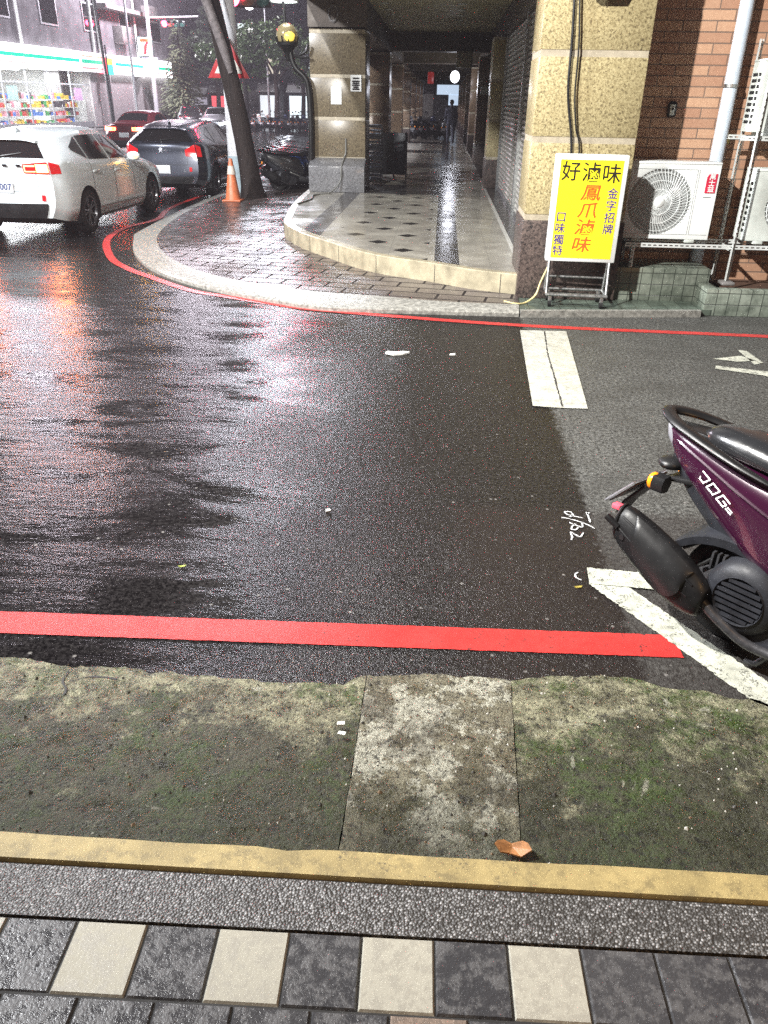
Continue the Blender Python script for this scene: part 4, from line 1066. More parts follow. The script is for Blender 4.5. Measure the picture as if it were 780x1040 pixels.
p_white = car_paint('white car paint', (.76, .82, .84), .2); p_blue = car_paint('blue grey car paint', (.032, .036, .052), .3, .5); p_maroon = car_paint('dark red car paint', (.085, .010, .014)); p_black = car_paint('black car paint', (.012, .013, .015)); p_silver = car_paint('silver car paint', (.30, .31, .32), .3, .6)
wc, S = make_car('parked_car', 'white hatchback with lit tail lamp and dark wheels at the left edge', (-6.33, 13.88, 0), R_(-1.5), p_white, 'hatch', lit='turn', plate='E7007', low=(.02, .16))
dl = MB()
for k, x in enumerate((-.30, -.10, .10, .30)):
    p = S.cap(.655, x / .72); dl.box(x - .035, p.y - .018, p.z - .014, x + .035, p.y - .008, p.z + .014)
dl.build('tailgate_badge', m_chrome, wc)
bc, S = make_car('parked_car', 'dark grey hatchback with unlit red tail lamps beside the orange cone', (-5.85, 19.55, 0), R_(-1), p_blue, 'hatch', lit=False, tail='tall', low=(.0, .10))
p = S.cap(.62, 0); q = MB(); q.prism([(-.045, p.z - .07), (-.02, p.z - .01), (-.05, p.z + .0), (-.012, p.z + .03), (0, p.z + .075), (.015, p.z + .03), (.05, p.z + .02), (.022, p.z - .015), (.04, p.z - .07), (.01, p.z - .03)], 'y', p.y - .022, p.y - .008); q.build('tailgate_badge', m_chrome, bc)
q = MB()
for i in range(7): q.box(-.32 + i * .055, p.y + .002 + .02, p.z - .15, -.32 + i * .055 + .03, p.y + .012 + .02, p.z - .115)
rc_p = AT(127, 140, 31.5)
make_car('parked_car', 'dark red saloon with glowing brake lamps further up the avenue', (rc_p.x + .1, 33.8, 0), R_(-3), p_maroon, 'sedan', lit='brake', tail='sedan')
for (px, y, rz, pa, kd, lit, lab) in ((219, 56, 188, p_silver, 'sedan', 'front', 'pale car facing us with a glaring headlamp, left of the leaning trunk'), (192, 60, 196, p_black, 'hatch', False, 'dark car beside the pointed tree across the junction'),
                                      (236, 66, 200, p_black, 'sedan', False, 'dark car half hidden behind the leaning trunk'), (206, 70, 186, p_black, 'hatch', False, 'dark car farthest back behind the headlamp car')):
    q = AT(px, 100, y); make_car('parked_car', lab, (q.x, y, 0), R_(rz), pa, kd, lit=lit, detail=False, group='cars across the junction')

# ------------------------------------------------------------------ scooters
m_purple = car_paint('deep purple scooter paint', (.028, .003, .017), .24, .15)
m_purple2 = None
m_seat = MAT('wet black vinyl', (.014, .0145, .016), .24, var=.2, bump=.1, bscale=60)
m_greyplast = MAT('charcoal plastic', (.016, .017, .021), .5, var=.4, scale=16, bump=.12, bscale=90, spec=.28)
m_muff = MAT('black muffler shell', (.006, .006, .0065), .45, var=.4, scale=18, bump=.06, spec=.25)
m_engine = MAT('engine grey', (.05, .05, .055), .45, .5, var=.4, scale=30)
m_clear = MAT('clear lens', (.20, .20, .22), .12)
def sect(x, zl, zh, wl_, wh, n=14, p=3.):
    """closed cross-section: superellipse, width going from wl_ at zl to wh at zh"""
    r = []
    for k in range(n):
        t = 2 * PI * k / n; c, s_ = math.cos(t), math.sin(t)
        cc = math.copysign(abs(c) ** (2 / p), c); ss = math.copysign(abs(s_) ** (2 / p), s_)
        f = (ss + 1) / 2; r.append((x, (wl_ + (wh - wl_) * f) * cc, zl + (zh - zl) * f))
    return r
def lofted(keys, n=40, nn=16, p=3.):
    x0, x1 = keys[0][0], keys[-1][0]; rs = []
    for i in range(n + 1):
        x = x0 + (x1 - x0) * i / n; v = interp(keys, x); rs.append(sect(x, v[0], v[1], max(.004, v[2]), max(.004, v[3]), nn, p))
    return rs
def curve_pts(ks, n=6): return [tuple(interp([(j, *k) for j, k in enumerate(ks)], j / n)) for j in range((len(ks) - 1) * n + 1)]
def make_scooter(label, loc, rz, lean=0., group=None):
    s = thing('scooter', label, 'scooter', loc, rz, group); s.rotation_euler = (lean, 0, rz)
    # painted tail cowl: a wedge that rises and narrows to the rear
    b = MB(); b.loft(lofted([(-.40, .735, .785, .03, .045), (-.33, .665, .785, .075, .085), (-.22, .585, .775, .115, .120), (-.08, .490, .755, .150, .150), (.10, .385, .735, .185, .175), (.30, .320, .715, .200, .190), (.48, .300, .66, .19, .17), (.56, .30, .50, .17, .15)], 44, 20, 4.))
    body = b.build('body', m_purple, s, smooth=True, sharp=60)
    # charcoal under-tail below the paint
    b = MB(); b.loft(lofted([(-.37, .66, .745, .02, .04), (-.28, .555, .70, .055, .085), (-.16, .470, .64, .09, .125), (.0, .375, .56, .12, .158), (.16, .30, .47, .13, .185), (.34, .25, .38, .15, .195), (.50, .24, .36, .15, .17)], 30, 16, 3.5))
    b.build('under_cowl', m_greyplast, s, smooth=True, sharp=60)
    # raised crease and lettering on the cowl side
    b = MB()
    for sy in (-1, 1): b.tube(curve_pts([(-.34, sy * .082, .755), (-.2, sy * .121, .715), (0, sy * .163, .655), (.2, sy * .188, .60), (.46, sy * .186, .54)]), [.002] + [.007] * 23 + [.002], 6)
    b.build('cowl_crease', m_purple, s, smooth=True)
    # seat
    b = MB(); b.loft(lofted([(-.27, .775, .80, .03, .02), (-.22, .76, .838, .085, .055), (-.10, .745, .852, .125, .085), (.06, .735, .842, .150, .10), (.22, .725, .815, .160, .105), (.38, .715, .800, .150, .09), (.54, .70, .79, .115, .06), (.62, .69, .75, .07, .04)], 44, 22, 2.6))
    b.build('seat', m_seat, s, smooth=True, sharp=70)
    # grab rail: broad black loop round the tail
    b = MB(); path = curve_pts([(.10, -.182, .735), (-.06, -.168, .765), (-.22, -.132, .795), (-.36, -.085, .822), (-.435, 0, .835), (-.36, .085, .822), (-.22, .132, .795), (-.06, .168, .765), (.10, .182, .735)], 6)
    N = len(path); b.tube(path, [.006 + .021 * math.sin(PI * i / (N - 1)) ** .5 for i in range(N)], 12, flat=(1.1, .62)); b.build('grab_rail', m_black, s, smooth=True)
    b = MB(); b.prism([(-.20, -.07), (-.40, -.035), (-.40, .035), (-.20, .07)], 'z', .775, .80); b.build('tail_deck', m_black, s, bevel=.01)
    # tail lamp
    b = MB(); b.loft(lofted([(-.418, .765, .79, .022, .03), (-.40, .73, .79, .04, .048), (-.36, .685, .78, .052, .066)], 10, 14)); b.build('tail_light', m_clear, s, smooth=True)
    # rear fender, plate holder, plate, indicators
    b = MB(); b.loft([[(x, sy * w, z + dz) for sy, dz in ((-1, 0), (1, 0), (1, .02), (-1, .02))] for x, z, w in ((-.22, .60, .09), (-.34, .58, .085), (-.44, .50, .07), (-.52, .40, .065), (-.545, .345, .06))]); fen = b.build('rear_fender', m_black, s, bevel=.006)
    T = Matrix.Translation((-.50, 0, .475)) @ Matrix.Rotation(R_(43), 4, 'Y')
    b = MB(); b.box(-.006, -.125, -.075, .004, .125, .075, T); b.build('number_plate', MAT('grey plate back', (.10, .10, .10), .4), fen, bevel=.003)
    b = MB(); b.box(-.013, -.133, -.083, -.0075, .133, -.078, T); b.box(-.013, -.133, .078, -.0075, .133, .083, T); b.box(-.013, -.137, -.083, -.0075, -.132, .083, T); b.box(-.013, .132, -.083, -.0075, .137, .083, T); b.build('plate_frame', m_clear, fen)
    for sy in (-1, 1):
        b = MB(); b.cyl((-.34, sy * .05, .585), (-.37, sy * .115, .575), .016, n=8); b.loft([[(-.37 + dx, sy * (.10 + dy), .575 + dz) for dy, dz in ((.0, -.035), (.045, -.03), (.055, 0), (.045, .03), (0, .035), (-.02, 0))] for dx in (-.0, .05)]); ind = b.build('indicator', m_black, fen, smooth=True)
        b = MB(); b.sphere((-.375, sy * .12, .575), .036, 10, sc=(.7, .9, 1)); b.build('indicator_lens', m_orange, ind, smooth=True)
    b = MB(); b.sphere((-.36, -.03, .640), .05, 10, sc=(1.1, 1.3, .55)); b.sphere((-.33, .03, .665), .05, 8, sc=(1, 1.2, .6)); b.build('fender_boss', m_black, fen, smooth=True)
    # wheels
    for x in (0., 1.22):
        T = Matrix.Translation((x, 0, .215)) @ Matrix.Rotation(PI / 2, 4, 'X')
        b = MB(); b.lathe([(.135, -.035), (.17, -.048), (.20, -.045), (.214, -.02), (.217, 0), (.214, .02), (.20, .045), (.17, .048), (.135, .035)], 32, T); w = b.build('wheel', m_rubber, s, smooth=True)
        b = MB(); b.lathe([(.137, -.036), (.13, -.02), (.125, 0), (.13, .02), (.137, .036)], 28, T); b.lathe([(.001, -.04), (.035, -.04), (.04, 0), (.035, .04), (.001, .04)], 16, T)
        for k in range(5):
            a = 2 * PI * k / 5; b.cyl(T @ Vector((.03 * math.cos(a), .03 * math.sin(a), 0)), T @ Vector((.13 * math.cos(a + .3), .13 * math.sin(a + .3), 0)), .014, n=8)
        b.build('rim', m_engine, w, smooth=True)
    # inner mudguard hugging the rear wheel on the right
    b = MB(); rings = []
    for i in range(19):
        t = R_(12 + 150 * i / 18); rr = .255
        x, z = rr * math.cos(t) * 1.1, .215 + rr * math.sin(t); wv = .055 + .05 * math.sin(PI * i / 18)
        rings.append([(x, -.15 - .0, z - .035), (x, -.155, z), (x * .97, -.10, z + .022), (x * .97, .06, z + .022), (x, .075, z), (x, .07, z - .02), (x * .94, -.02, z - .01)])
    b.loft(rings); b.build('hugger', m_greyplast, s, smooth=True, sharp=45)
    # engine block, cooling cover with slats
    b = MB(); b.loft(lofted([(-.14, .20, .30, .07, .07), (-.02, .15, .36, .12, .11), (.16, .13, .40, .15, .14), (.34, .15, .36, .14, .13), (.44, .18, .30, .10, .09)], 20, 16, 4)); b.build('engine', m_engine, s, smooth=True, sharp=50)
    b = MB(); T = Matrix.Translation((.10, -.14, .285)) @ Matrix.Rotation(PI / 2, 4, 'X')
    b.lathe([(.155, -.03), (.150, .03), (.128, .062), (.095, .072), (.088, .060), (.001, .052)], 36, T); b.prism([(.03, .14), (.28, .12), (.40, .18), (.36, .27), (.15, .30), (.02, .25)], 'y', -.175, -.10)
    fc = b.build('fan_cover', m_greyplast, s, smooth=True, sharp=40)
    b = MB()
    for i in range(7):
        z = -.072 + i * .024; hw = math.sqrt(max(0, .088 ** 2 - z * z)); b.box(.10 - hw, -.216, .285 + z - .006, .10 + hw, -.196, .285 + z + .006)
    b.lathe([(.088, .066), (.094, .078), (.100, .066)], 32, T); b.build('fan_slat', m_greyplast, fc)
    # exhaust: header pipe and big sloping muffler on the right
    b = MB(); b.tube(curve_pts([(.42, -.06, .17), (.34, -.15, .13), (.18, -.19, .125), (.06, -.215, .18), (-.03, -.225, .235)]), .020, 10); b.build('exhaust_pipe', m_engine, s, smooth=True)
    b = MB(); rings = []
    mk = [(-.01, .226, .040, .060), (-.05, .242, .054, .082), (-.12, .270, .064, .100), (-.20, .304, .067, .105), (-.33, .365, .061, .095), (-.41, .403, .050, .076), (-.435, .412, .034, .05)]
    for i in range(31):
        x = -.01 - .425 * i / 30; v = interp([(-k[0], *k[1:]) for k in mk], -x)
        q8 = [(-.25, 1), (.35, 1.0), (.85, .55), (1, .1), (.9, -.6), (.45, -1), (-.4, -1), (-.9, -.62), (-1, .05), (-.8, .62)]
        rings.append([(x + .10 * qz * v[2], -.225 + v[1] * qy, v[0] + v[2] * qz) for qy, qz in q8])
    b.loft(rings); mf = b.build('muffler', m_muff, s, bevel=.010, seg=3, sharp=60)
    b = MB()
    for side in (.62, .05):
        b.tube([(-.40 + .34 * i / 12 + .10 * side * .1, -.225 - v_[1] * (.96 if side < .5 else .80) - .001, v_[0] + v_[2] * side) for i in range(13) for v_ in [interp([(-k[0], *k[1:]) for k in mk], .40 - .34 * i / 12)]], .004, 6)
    b.build('ridge', m_muff, mf, smooth=True)
    b = MB(); v_ = interp([(-k[0], *k[1:]) for k in mk], .415)
    b.tube([(-.415, -.225 + v_[1] * 1.04 * math.cos(2 * PI * k / 20), v_[0] + v_[2] * 1.04 * math.sin(2 * PI * k / 20)) for k in range(21)], .006, 6); b.build('end_ring', m_dark, mf, smooth=True)
    b = MB(); rings = []
    for i in range(16):
        x = -.07 - .27 * i / 15; v = interp([(-k[0], *k[1:]) for k in mk], -x); e = math.sin(PI * i / 15) ** .35
        rings.append([(x, -.225 + (v[1] + .012) * math.cos(t) , v[0] + (v[2] + .012) * math.sin(t)) for t in np.linspace(PI * .62 , PI * .62 + PI * .62 * e + .02, 8)])
    b.loft(rings, close=False, caps=False); b.build('heat_shield', m_black, mf, smooth=True)
    b = MB(); b.cyl((-.40, -.275, .40), (-.455, -.282, .43), .014, n=10); b.build('tail_pipe', m_black, mf, smooth=True)
    b = MB(); b.box(-.462, -.25, .455, -.425, -.215, .475); b.build('red_cap', MAT('pink red cap', (.75, .09, .13), .4, emit=(1, .1, .15), estr=.1), mf, bevel=.004)
    b = MB(); b.cyl((-.12, -.289, .30), (-.12, -.296, .30), .013, n=10); b.cyl((-.37, -.280, .37), (-.37, -.287, .37), .011, n=10); b.build('bolt', m_dark, mf)
    b = MB(); b.loft([[(x, -.19 - o_, z + dz) for o_, dz in ((0, -.012), (.022, -.012), (.026, .012), (0, .014))] for x, z, o in ((.30, .335, 0), (.40, .31, 0), (.47, .285, 0))] if False else [[(x, -.185 - a_, z + c_) for a_, c_ in ((0, -.012), (.03, -.010), (.034, .012), (0, .014))] for x, z in ((.24, .37), (.34, .335), (.46, .285))]); b.build('foot_peg', m_steel, s, bevel=.004)
    b = MB()
    for y_, pts in ((-.10, [(-.12, .30), (-.02, .40), (.12, .42), (.28, .36)]), (-.13, [(.0, .34), (.10, .43), (.26, .40), (.36, .33)]), (-.09, [(-.20, .34), (-.06, .45), (.10, .47)])):
        b = MB(); b.tube(curve_pts([(x, y_ - .02 * (i % 2), z) for i, (x, z) in enumerate(pts)]), .007, 6); b.build('hose', m_rubber, s, smooth=True)
    b = MB(); b.cyl((-.16, .10, .25), (-.06, .10, .52), .014, n=10)
    for k in range(9): b.lathe([(.022, -.006), (.030, 0), (.022, .006)], 14, Matrix.Translation((-.145 + .009 * k, .10, .29 + .024 * k)))
    b.build('shock_absorber', m_engine, s, smooth=True)
    b = MB()
    for k in range(6): b.box(-.06 + k * .022, -.155, .335, -.052 + k * .022, -.10, .405)
    b.build('cooling_fin', m_engine, s)
    # footboard, front, stand
    b = MB(); b.loft([[(x, w, z0), (x, w, z1), (x, -w, z1), (x, -w, z0)] for x, w, z0, z1 in ((.45, .17, .18, .31), (.62, .19, .17, .27), (.80, .19, .18, .28), (.92, .16, .22, .40))]); b.build('footboard', m_greyplast, s, bevel=.015)
    b = MB(); b.loft([[(x + dx, w * c, z) for c, dx in ((-1, -.05), (-.6, .02), (0, .05), (.6, .02), (1, -.05), (.6, -.03), (0, -.01), (-.6, -.03))] for x, z, w in ((.92, .26, .15), (.97, .45, .20), (.99, .62, .22), (.97, .78, .20), (.93, .92, .13))]); b.build('leg_shield', m_purple, s, smooth=True, sharp=60)
    b = MB(); b.loft(lofted([(.84, .93, .98, .05, .05), (.90, .90, 1.03, .13, .12), (.97, .92, 1.02, .12, .11), (1.03, .95, .99, .06, .06)], 12, 14)); hb = b.build('headset', m_purple, s, smooth=True)
    b = MB(); b.sphere((1.0, 0, .965), .06, 8, sc=(.6, 1.3, .7)); b.build('headlight', m_clear, hb, smooth=True)
    for sy in (-1, 1):
        b = MB(); b.tube([(.92, sy * .08, .98), (.90, sy * .22, .99), (.86, sy * .34, .98)], .016, 8); b.build('handlebar', m_black, s, smooth=True)
        b = MB(); b.tube([(.90, sy * .22, .99), (.92, sy * .27, 1.12), (.91, sy * .31, 1.17)], .007, 6); T = Matrix.Translation((.90, sy * .33, 1.20)) @ Matrix.Diagonal((.02, .07, .045, 1)); b.sphere((0, 0, 0), 1, 8, T=T); b.build('mirror', m_black, s, smooth=True)
    b = MB(); rings = []
    for i in range(13):
        t = R_(20 + 140 * i / 12); x, z = 1.22 + .24 * math.cos(t), .215 + .24 * math.sin(t); rings.append([(x, -.065, z - .03), (x, -.06, z), (x, 0, z + .015), (x, .06, z), (x, .065, z - .03)])
    b.loft(rings, close=False, caps=False); b.build('front_fender', m_purple, s, smooth=True)
    b = MB()
    for sy in (-1, 1): b.cyl((1.22, sy * .07, .215), (1.02, sy * .05, .72), .02, n=8)
    b.build('fork', m_dark, s, smooth=True)
    b = MB(); b.tube([(.30, .10, .17), (.34, .20, .03), (.36, .24, .008)], .012, 8); b.tube([(.28, -.12, .16), (.20, -.13, .03), (.16, -.13, .02)], .012, 8); b.build('stand', m_dark, s, smooth=True)
    return s
sc0 = make_scooter('deep purple scooter with black seat parked in the white-lined bay at the right edge', (1.228, 2.633, 0), R_(-45.5), R_(-3.5))
# the model lettering runs along the right cowl
def cowl_letter():
    # strokes of J O G in a slanted angular hand, laid 2 mm off the cowl
    b = MB(); sh = .35
    def seg(pts, w):
        P = [Vector((p[0] + p[1] * sh, p[1])) for p in pts]
        for a, c in zip(P, P[1:]):
            d = (c - a).normalized(); n = Vector((-d.y, d.x)) * w / 2
            b.add([(a.x + n.x - d.x * w / 2, 0, a.y + n.y), (a.x - n.x - d.x * w / 2, 0, a.y - n.y), (c.x - n.x + d.x * w / 2, 0, c.y - n.y), (c.x + n.x + d.x * w / 2, 0, c.y + n.y)], [(0, 1, 2, 3)])
    h = .030
    seg([(-.002, h), (.040, h), (.040, 0), (.016, 0), (.010, h * .3)], .0056)
    seg([(.060, 0), (.060, h), (.100, h), (.100, 0), (.060, 0)], .0056)
    seg([(.160, h), (.120, h), (.120, 0), (.160, 0), (.160, h * .5), (.142, h * .5)], .0056)
    seg([(.172, .004), (.200, .004)], .005); seg([(.172, .013), (.196, .013)], .004)
    return b
b = cowl_letter(); T = Matrix.Translation((-.205, -.130, .662)) @ Matrix.Rotation(R_(-15.5), 4, 'Z') @ Matrix.Rotation(R_(24), 4, 'Y') @ Matrix.Rotation(R_(-8), 4, 'X')
b.v = [tuple(T @ Vector(v)) for v in b.v]
b.build('model_lettering', MAT('white decal', (.75, .75, .75), .35), list(sc0.children)[0] if False else [o for o in sc0.children if o.name.startswith('body')][0])
_paints = [p_black, car_paint('navy scooter paint', (.012, .022, .07)), car_paint('grey scooter paint', (.12, .12, .13)), p_white, car_paint('bright blue scooter paint', (.01, .045, .18))]
def scooter_copy(loc, rz, paint, label, group, lean=R_(-5)):
    c = copy_tree(sc0); c.location = loc; c.rotation_euler = (lean, 0, rz)
    tag(c, label, 'scooter', group)
    for o in list(c.children_recursive):
        if o.name.startswith('model_lettering'): bpy.data.objects.remove(o); continue
        for sl_ in o.material_slots:
            if sl_.material == m_purple: sl_.link = 'OBJECT'; sl_.material = paint
    return c
rs = random.Random(5)
for i in range(17):
    y = 18.9 + i * .52; x = -3.12 + rs.uniform(-.08, .08) - (.12 if i < 2 else 0)
    pa = 4 if i == 1 else (0, 0, 1, 0, 2, 0, 1, 0, 0, 2, 0, 0, 1)[i % 13]
    lab = ('scooter with dark blue panels in the packed row between trunk and pillar' if pa == 4 else ('nearest dark scooter of the packed row, beside the leaning trunk' if i == 0 else 'dark scooter in the packed row between the leaning trunk and the stone pillar'))
    scooter_copy((x - .50 - .075 * i, y, .072), R_(20 + rs.uniform(-6, 6)), _paints[pa], lab, 'scooters packed on the pavement')
for i in range(9):
    q = AT(252 + i * 7.5, 108, 60); scooter_copy((q.x, 60 + rs.uniform(-.4, .4), 0), R_(70 + rs.uniform(-15, 15)), _paints[3 if i in (1, 2) else (0, 1, 2)[i % 3]],
        'pale scooter in the far row beneath the trees, beyond the wet avenue' if i in (1, 2) else 'dark scooter in the far row beneath the trees, beyond the wet avenue', 'scooters across the avenue')
for i in range(5):
    scooter_copy((-1.9 + .5 * i, 43 + rs.uniform(-.3, .3), .28), R_(75 + rs.uniform(-12, 12)), _paints[(2, 0, 1, 0, 3)[i]], 'dark scooter parked deep inside the covered walkway' if i < 4 else 'pale scooter parked deep inside the covered walkway', 'scooters in the walkway')

# ------------------------------------------------------------------ trunk, pole, warning sign, cone
m_bark = NT('dark wet bark'); t = m_bark
_bn = t.noise(6, 6, .7, v=t.mapping(scale=(4, 4, .6)))
m_bark = t.set(col=t.ramp(_bn, [(.3, (.008, .006, .0055)), (.7, (.034, .024, .021))]), rough=.7, spec=.2, nrm=t.bump(_bn, .8, .03))
m_bark2 = MAT('grey bark', (.16, .14, .14), .6, var=.4, scale=14, bump=.4, bscale=60)
def leaf_mat(name, a, b_):
    t = NT(name); return t.set(col=t.ramp(t.noise(3.5, 4, .6), [(.3, a), (.7, b_)]), rough=.45)
m_leaf = leaf_mat('green leaves', (.035, .07, .022), (.09, .15, .045)); m_leaf2 = leaf_mat('grey green needles', (.09, .11, .07), (.20, .23, .14)); m_leaf3 = leaf_mat('dark leaves', (.03, .045, .028), (.06, .09, .05))
tb = Vector((-3.98, 17.35, .06)); tt = AT(214, 0, 17.5) - tb; tt = tt * 1.0
tr = thing('leaning_tree', 'leaning dark tree trunk in front of the pale utility pole', 'tree', tb)
b = MB(); rngb = random.Random(2); rings = []
for i in range(40):
    f = i / 39 * 2.4; c = tt * f + Vector((.05 * math.sin(f * 3), 0, 0)) + Vector((-.10 * f * (f - 1), 0, 0)) * .4
    r = (.20 + .08 * math.exp(-f * 14)) * (1 - .18 * f)
    rings.append([(c.x + r * math.cos(2 * PI * k / 20) * (1 + .07 * math.sin(3 * 2 * PI * k / 20 + f * 5) + rngb.uniform(-.02, .02)), c.y + r * math.sin(2 * PI * k / 20), c.z) for k in range(20)])
b.loft(rings); trk = b.build('trunk', m_bark, tr, smooth=True, sharp=80)
b = MB(); lp = [AT(230, 74, 17.35) - tb, AT(222, 50, 17.3) - tb, AT(213, 25, 17.2) - tb, AT(200, -10, 17.1) - tb]; lp[0] += Vector((-.02, .02, 0))
b.tube(curve_pts([tuple(p + Vector((.12, -.08, 0))) for p in lp], 6), [.05 + .04 * math.sin(PI * min(1, i / 8) / 2) for i in range(19)], 12); b.build('limb', m_bark2, trk, smooth=True)
def leaves(b, centre, rad, n, size, rg, droop=0.):
    for _ in range(n):
        d = Vector((rg.gauss(0, 1), rg.gauss(0, 1), rg.gauss(0, 1))).normalized() * rad * rg.uniform(.3, 1) ** .6
        p = centre + Vector((d.x, d.y, d.z * .75)); s = size * rg.uniform(.6, 1.3)
        a = Vector((rg.gauss(0, 1), rg.gauss(0, 1), rg.gauss(0, .6) - droop)).normalized(); q = a.cross(Vector((rg.gauss(0, 1), rg.gauss(0, 1), rg.gauss(0, 1)))).normalized()
        b.add([p - a * s, p + q * s * .45, p + a * s, p - q * s * .45], [(0, 1, 2, 3)])
b = MB(); rg = random.Random(9)
for i in range(26): leaves(b, tt * 2.3 + Vector((rg.gauss(0, 1.1), rg.gauss(0, 1.1), rg.uniform(-.2, 2.2))), .7, 110, .10, rg)
b.build('crown', m_leaf, tr)

up = thing('utility_pole', 'pale concrete utility pole behind the leaning trunk', 'pole', (-4.53, 18.35, .06))
b = MB(); b.cyl((0, 0, 0), (0, 0, 9.5), .19, .13, 24); b.build('shaft', MAT('pale concrete', (.58, .58, .60), .5, scale=5, var=.2, bump=.15, bscale=60), up, smooth=True)
b = MB(); b.cyl((0, 0, .02), (0, 0, .75), .196, .193, 24); b.build('wrap', MAT('pale blue wrap', (.34, .42, .46), .3), up, smooth=True)
b = MB(); b.box(-.9, -.06, 8.6, .9, .06, 8.72); b.build('crossarm', m_steel, up, bevel=.01)
for x in (-.75, -.3, .3, .75):
    b = MB(); b.lathe([(.03, 8.72), (.05, 8.76), (.03, 8.80), (.05, 8.84), (.02, 8.9)], 12, Matrix.Translation((x, 0, 0))); b.build('insulator', m_dull_white, up, smooth=True)
# triangular warning sign clamped to the pole
A_, B_ = AT(211, 79, 18.05), AT(229, 37, 18.05)
ws_c = AT(232, 78, 18.05); side_ = 2 * (ws_c.x - A_.x)
ws = thing('warning_sign', 'red-bordered white triangular warning sign half hidden by the leaning trunk', 'sign', (ws_c.x, 18.08, A_.z))
hh = side_ * .866
def tri(s): cx_, cz_ = 0, hh / 3; return [(cx_ + (x - cx_) * s, cz_ + (z - cz_) * s) for x, z in ((-side_ / 2, 0), (side_ / 2, 0), (0, hh))]
b = MB(); b.prism(tri(1), 'y', 0, .012); b.build('border', MAT('red sign enamel', (.42, .02, .025), .35), ws, bevel=.004)
b = MB(); b.prism(tri(.66), 'y', -.004, -.0005); b.build('panel', MAT('cream sign enamel', (.66, .62, .55), .4), ws)
b = MB(); b.prism([(-.05, hh * .12), (.05, hh * .12), (.04, hh * .34), (-.04, hh * .34)], 'y', -.0075, -.0045); b.prism([(-.035, hh * .40), (.035, hh * .40), (.035, hh * .48), (-.035, hh * .48)], 'y', -.0075, -.0045); b.build('symbol', m_black, ws)
b = MB(); b.box(-.2, .013, hh * .3, .2, .04, hh * .3 + .04); b.build('clamp', m_steel, ws)
cp = G(237, 204, .072)
cn = thing('traffic_cone', 'orange traffic cone with pale band standing at the pavement edge by the dark grey car', 'cone', cp)
m_cone = MAT('orange cone plastic', (.55, .15, .06), .45, scale=9)
b = MB(); b.box(-.19, -.19, 0, .19, .19, .035); b.build('base', m_cone, cn, bevel=.015)
b = MB(); b.lathe([(.155, .036), (.15, .05), (.035, .78), (.030, .79), (.001, .79)], 28); cb = b.build('cone_body', m_cone, cn, smooth=True)
b = MB(); b.lathe([(.085, .50), (.060, .66)], 28); b.v = [(x * 1.04, y * 1.04, z) for x, y, z in b.v]; b.build('pale_band', MAT('worn white band', (.58, .50, .44), .5), cb, smooth=True)

# ------------------------------------------------------------------ street lamps (lit), each a mast with a lamp head
m_mast = MAT('galvanised mast', (.36, .37, .38), .45, .4)
def street_lamp(name, label, x, y, h, arm, power, colr, spot=150, lens=30, size=.5, group=None, aim=None):
    s = thing(name, label, 'street lamp', (x, y, 0), 0, group); ax, ay = arm
    b = MB(); b.cyl((0, 0, 0), (0, 0, h), .10, .06, 16); b.cyl((0, 0, 0), (0, 0, .5), .14, .13, 16); b.build('mast', m_mast, s, smooth=True)
    b = MB(); b.tube(curve_pts([(0, 0, h - .25), (ax * .3, ay * .3, h + .05), (ax, ay, h + .12)]), .04, 10); b.build('lamp_arm', m_mast, s, smooth=True)
    d = Vector((ax, ay, 0)).normalized(); n = Vector((-d.y, d.x, 0)); o = Vector((ax, ay, h + .12))
    b = MB(); b.loft([[tuple(o + d * a + n * w * sx + Vector((0, 0, z))) for sx, z in ((-1, -.05), (1, -.05), (.7, .06), (-.7, .06))] for a, w in ((-.25, .07), (-.05, .15), (.4, .15), (.6, .08))]); hd = b.build('lamp_head', m_dull_white, s, bevel=.01)
    b = MB(); b.add([tuple(o + d * a + n * w + Vector((0, 0, -.056))) for a, w in ((-.05, -.125), (.5, -.125), (.5, .125), (-.05, .125))], [(0, 1, 2, 3)]); b.build('lens', EMIT('lit lamp lens', colr, lens), hd)
    L = bpy.data.lights.new('lamp_light', 'SPOT'); L.energy = power; L.color = colr; L.spot_size = R_(spot); L.spot_blend = .15 if not aim else .85; L.shadow_soft_size = .09 if aim else .5
    lo = bpy.data.objects.new('lamp_light', L); col.objects.link(lo); lo.parent = hd; lo.location = o + d * .2 + Vector((0, 0, -.12))
    if aim: lo.rotation_euler = (Vector(aim) - lo.location - Vector((x, y, 0))).to_track_quat('-Z', 'Y').to_euler()
    return s
street_lamp('street_lamp', 'tall street lamp at the mouth of the lane left of the camera, out of frame', -5.9, 1.4, 6.4, (1.5, .5), 10800, (1, .975, .925), lens=60, spot=118, aim=(2.0, 8.8, 1.6))
street_lamp('street_lamp', 'street lamp on the avenue kerb beyond the packed scooters', -4.7, 33, 9.5, (-1.6, 0), 10000, (.86, .89, 1), lens=90, spot=177)
street_lamp('street_lamp', 'street lamp on the far pavement of the avenue before the shop', -21.5, 36, 9.5, (1.6, 0), 10000, (.97, .88, 1), lens=90, spot=177)
street_lamp('street_lamp', 'street lamp on the far corner of the junction, past the pointed tree, above the frame', -21, 58, 9.5, (2.2, 1), 10000, (.97, .88, 1), lens=90, spot=177)  # unseen lamp, put in to light the pointed tree and the far side
street_lamp('street_lamp', 'street lamp on the near stretch of the avenue, left of the white car', -12.5, 5, 8.5, (1.6, .4), 16000, (.95, .97, 1), lens=60, spot=165)  # added lamp out of view that brightens the white car

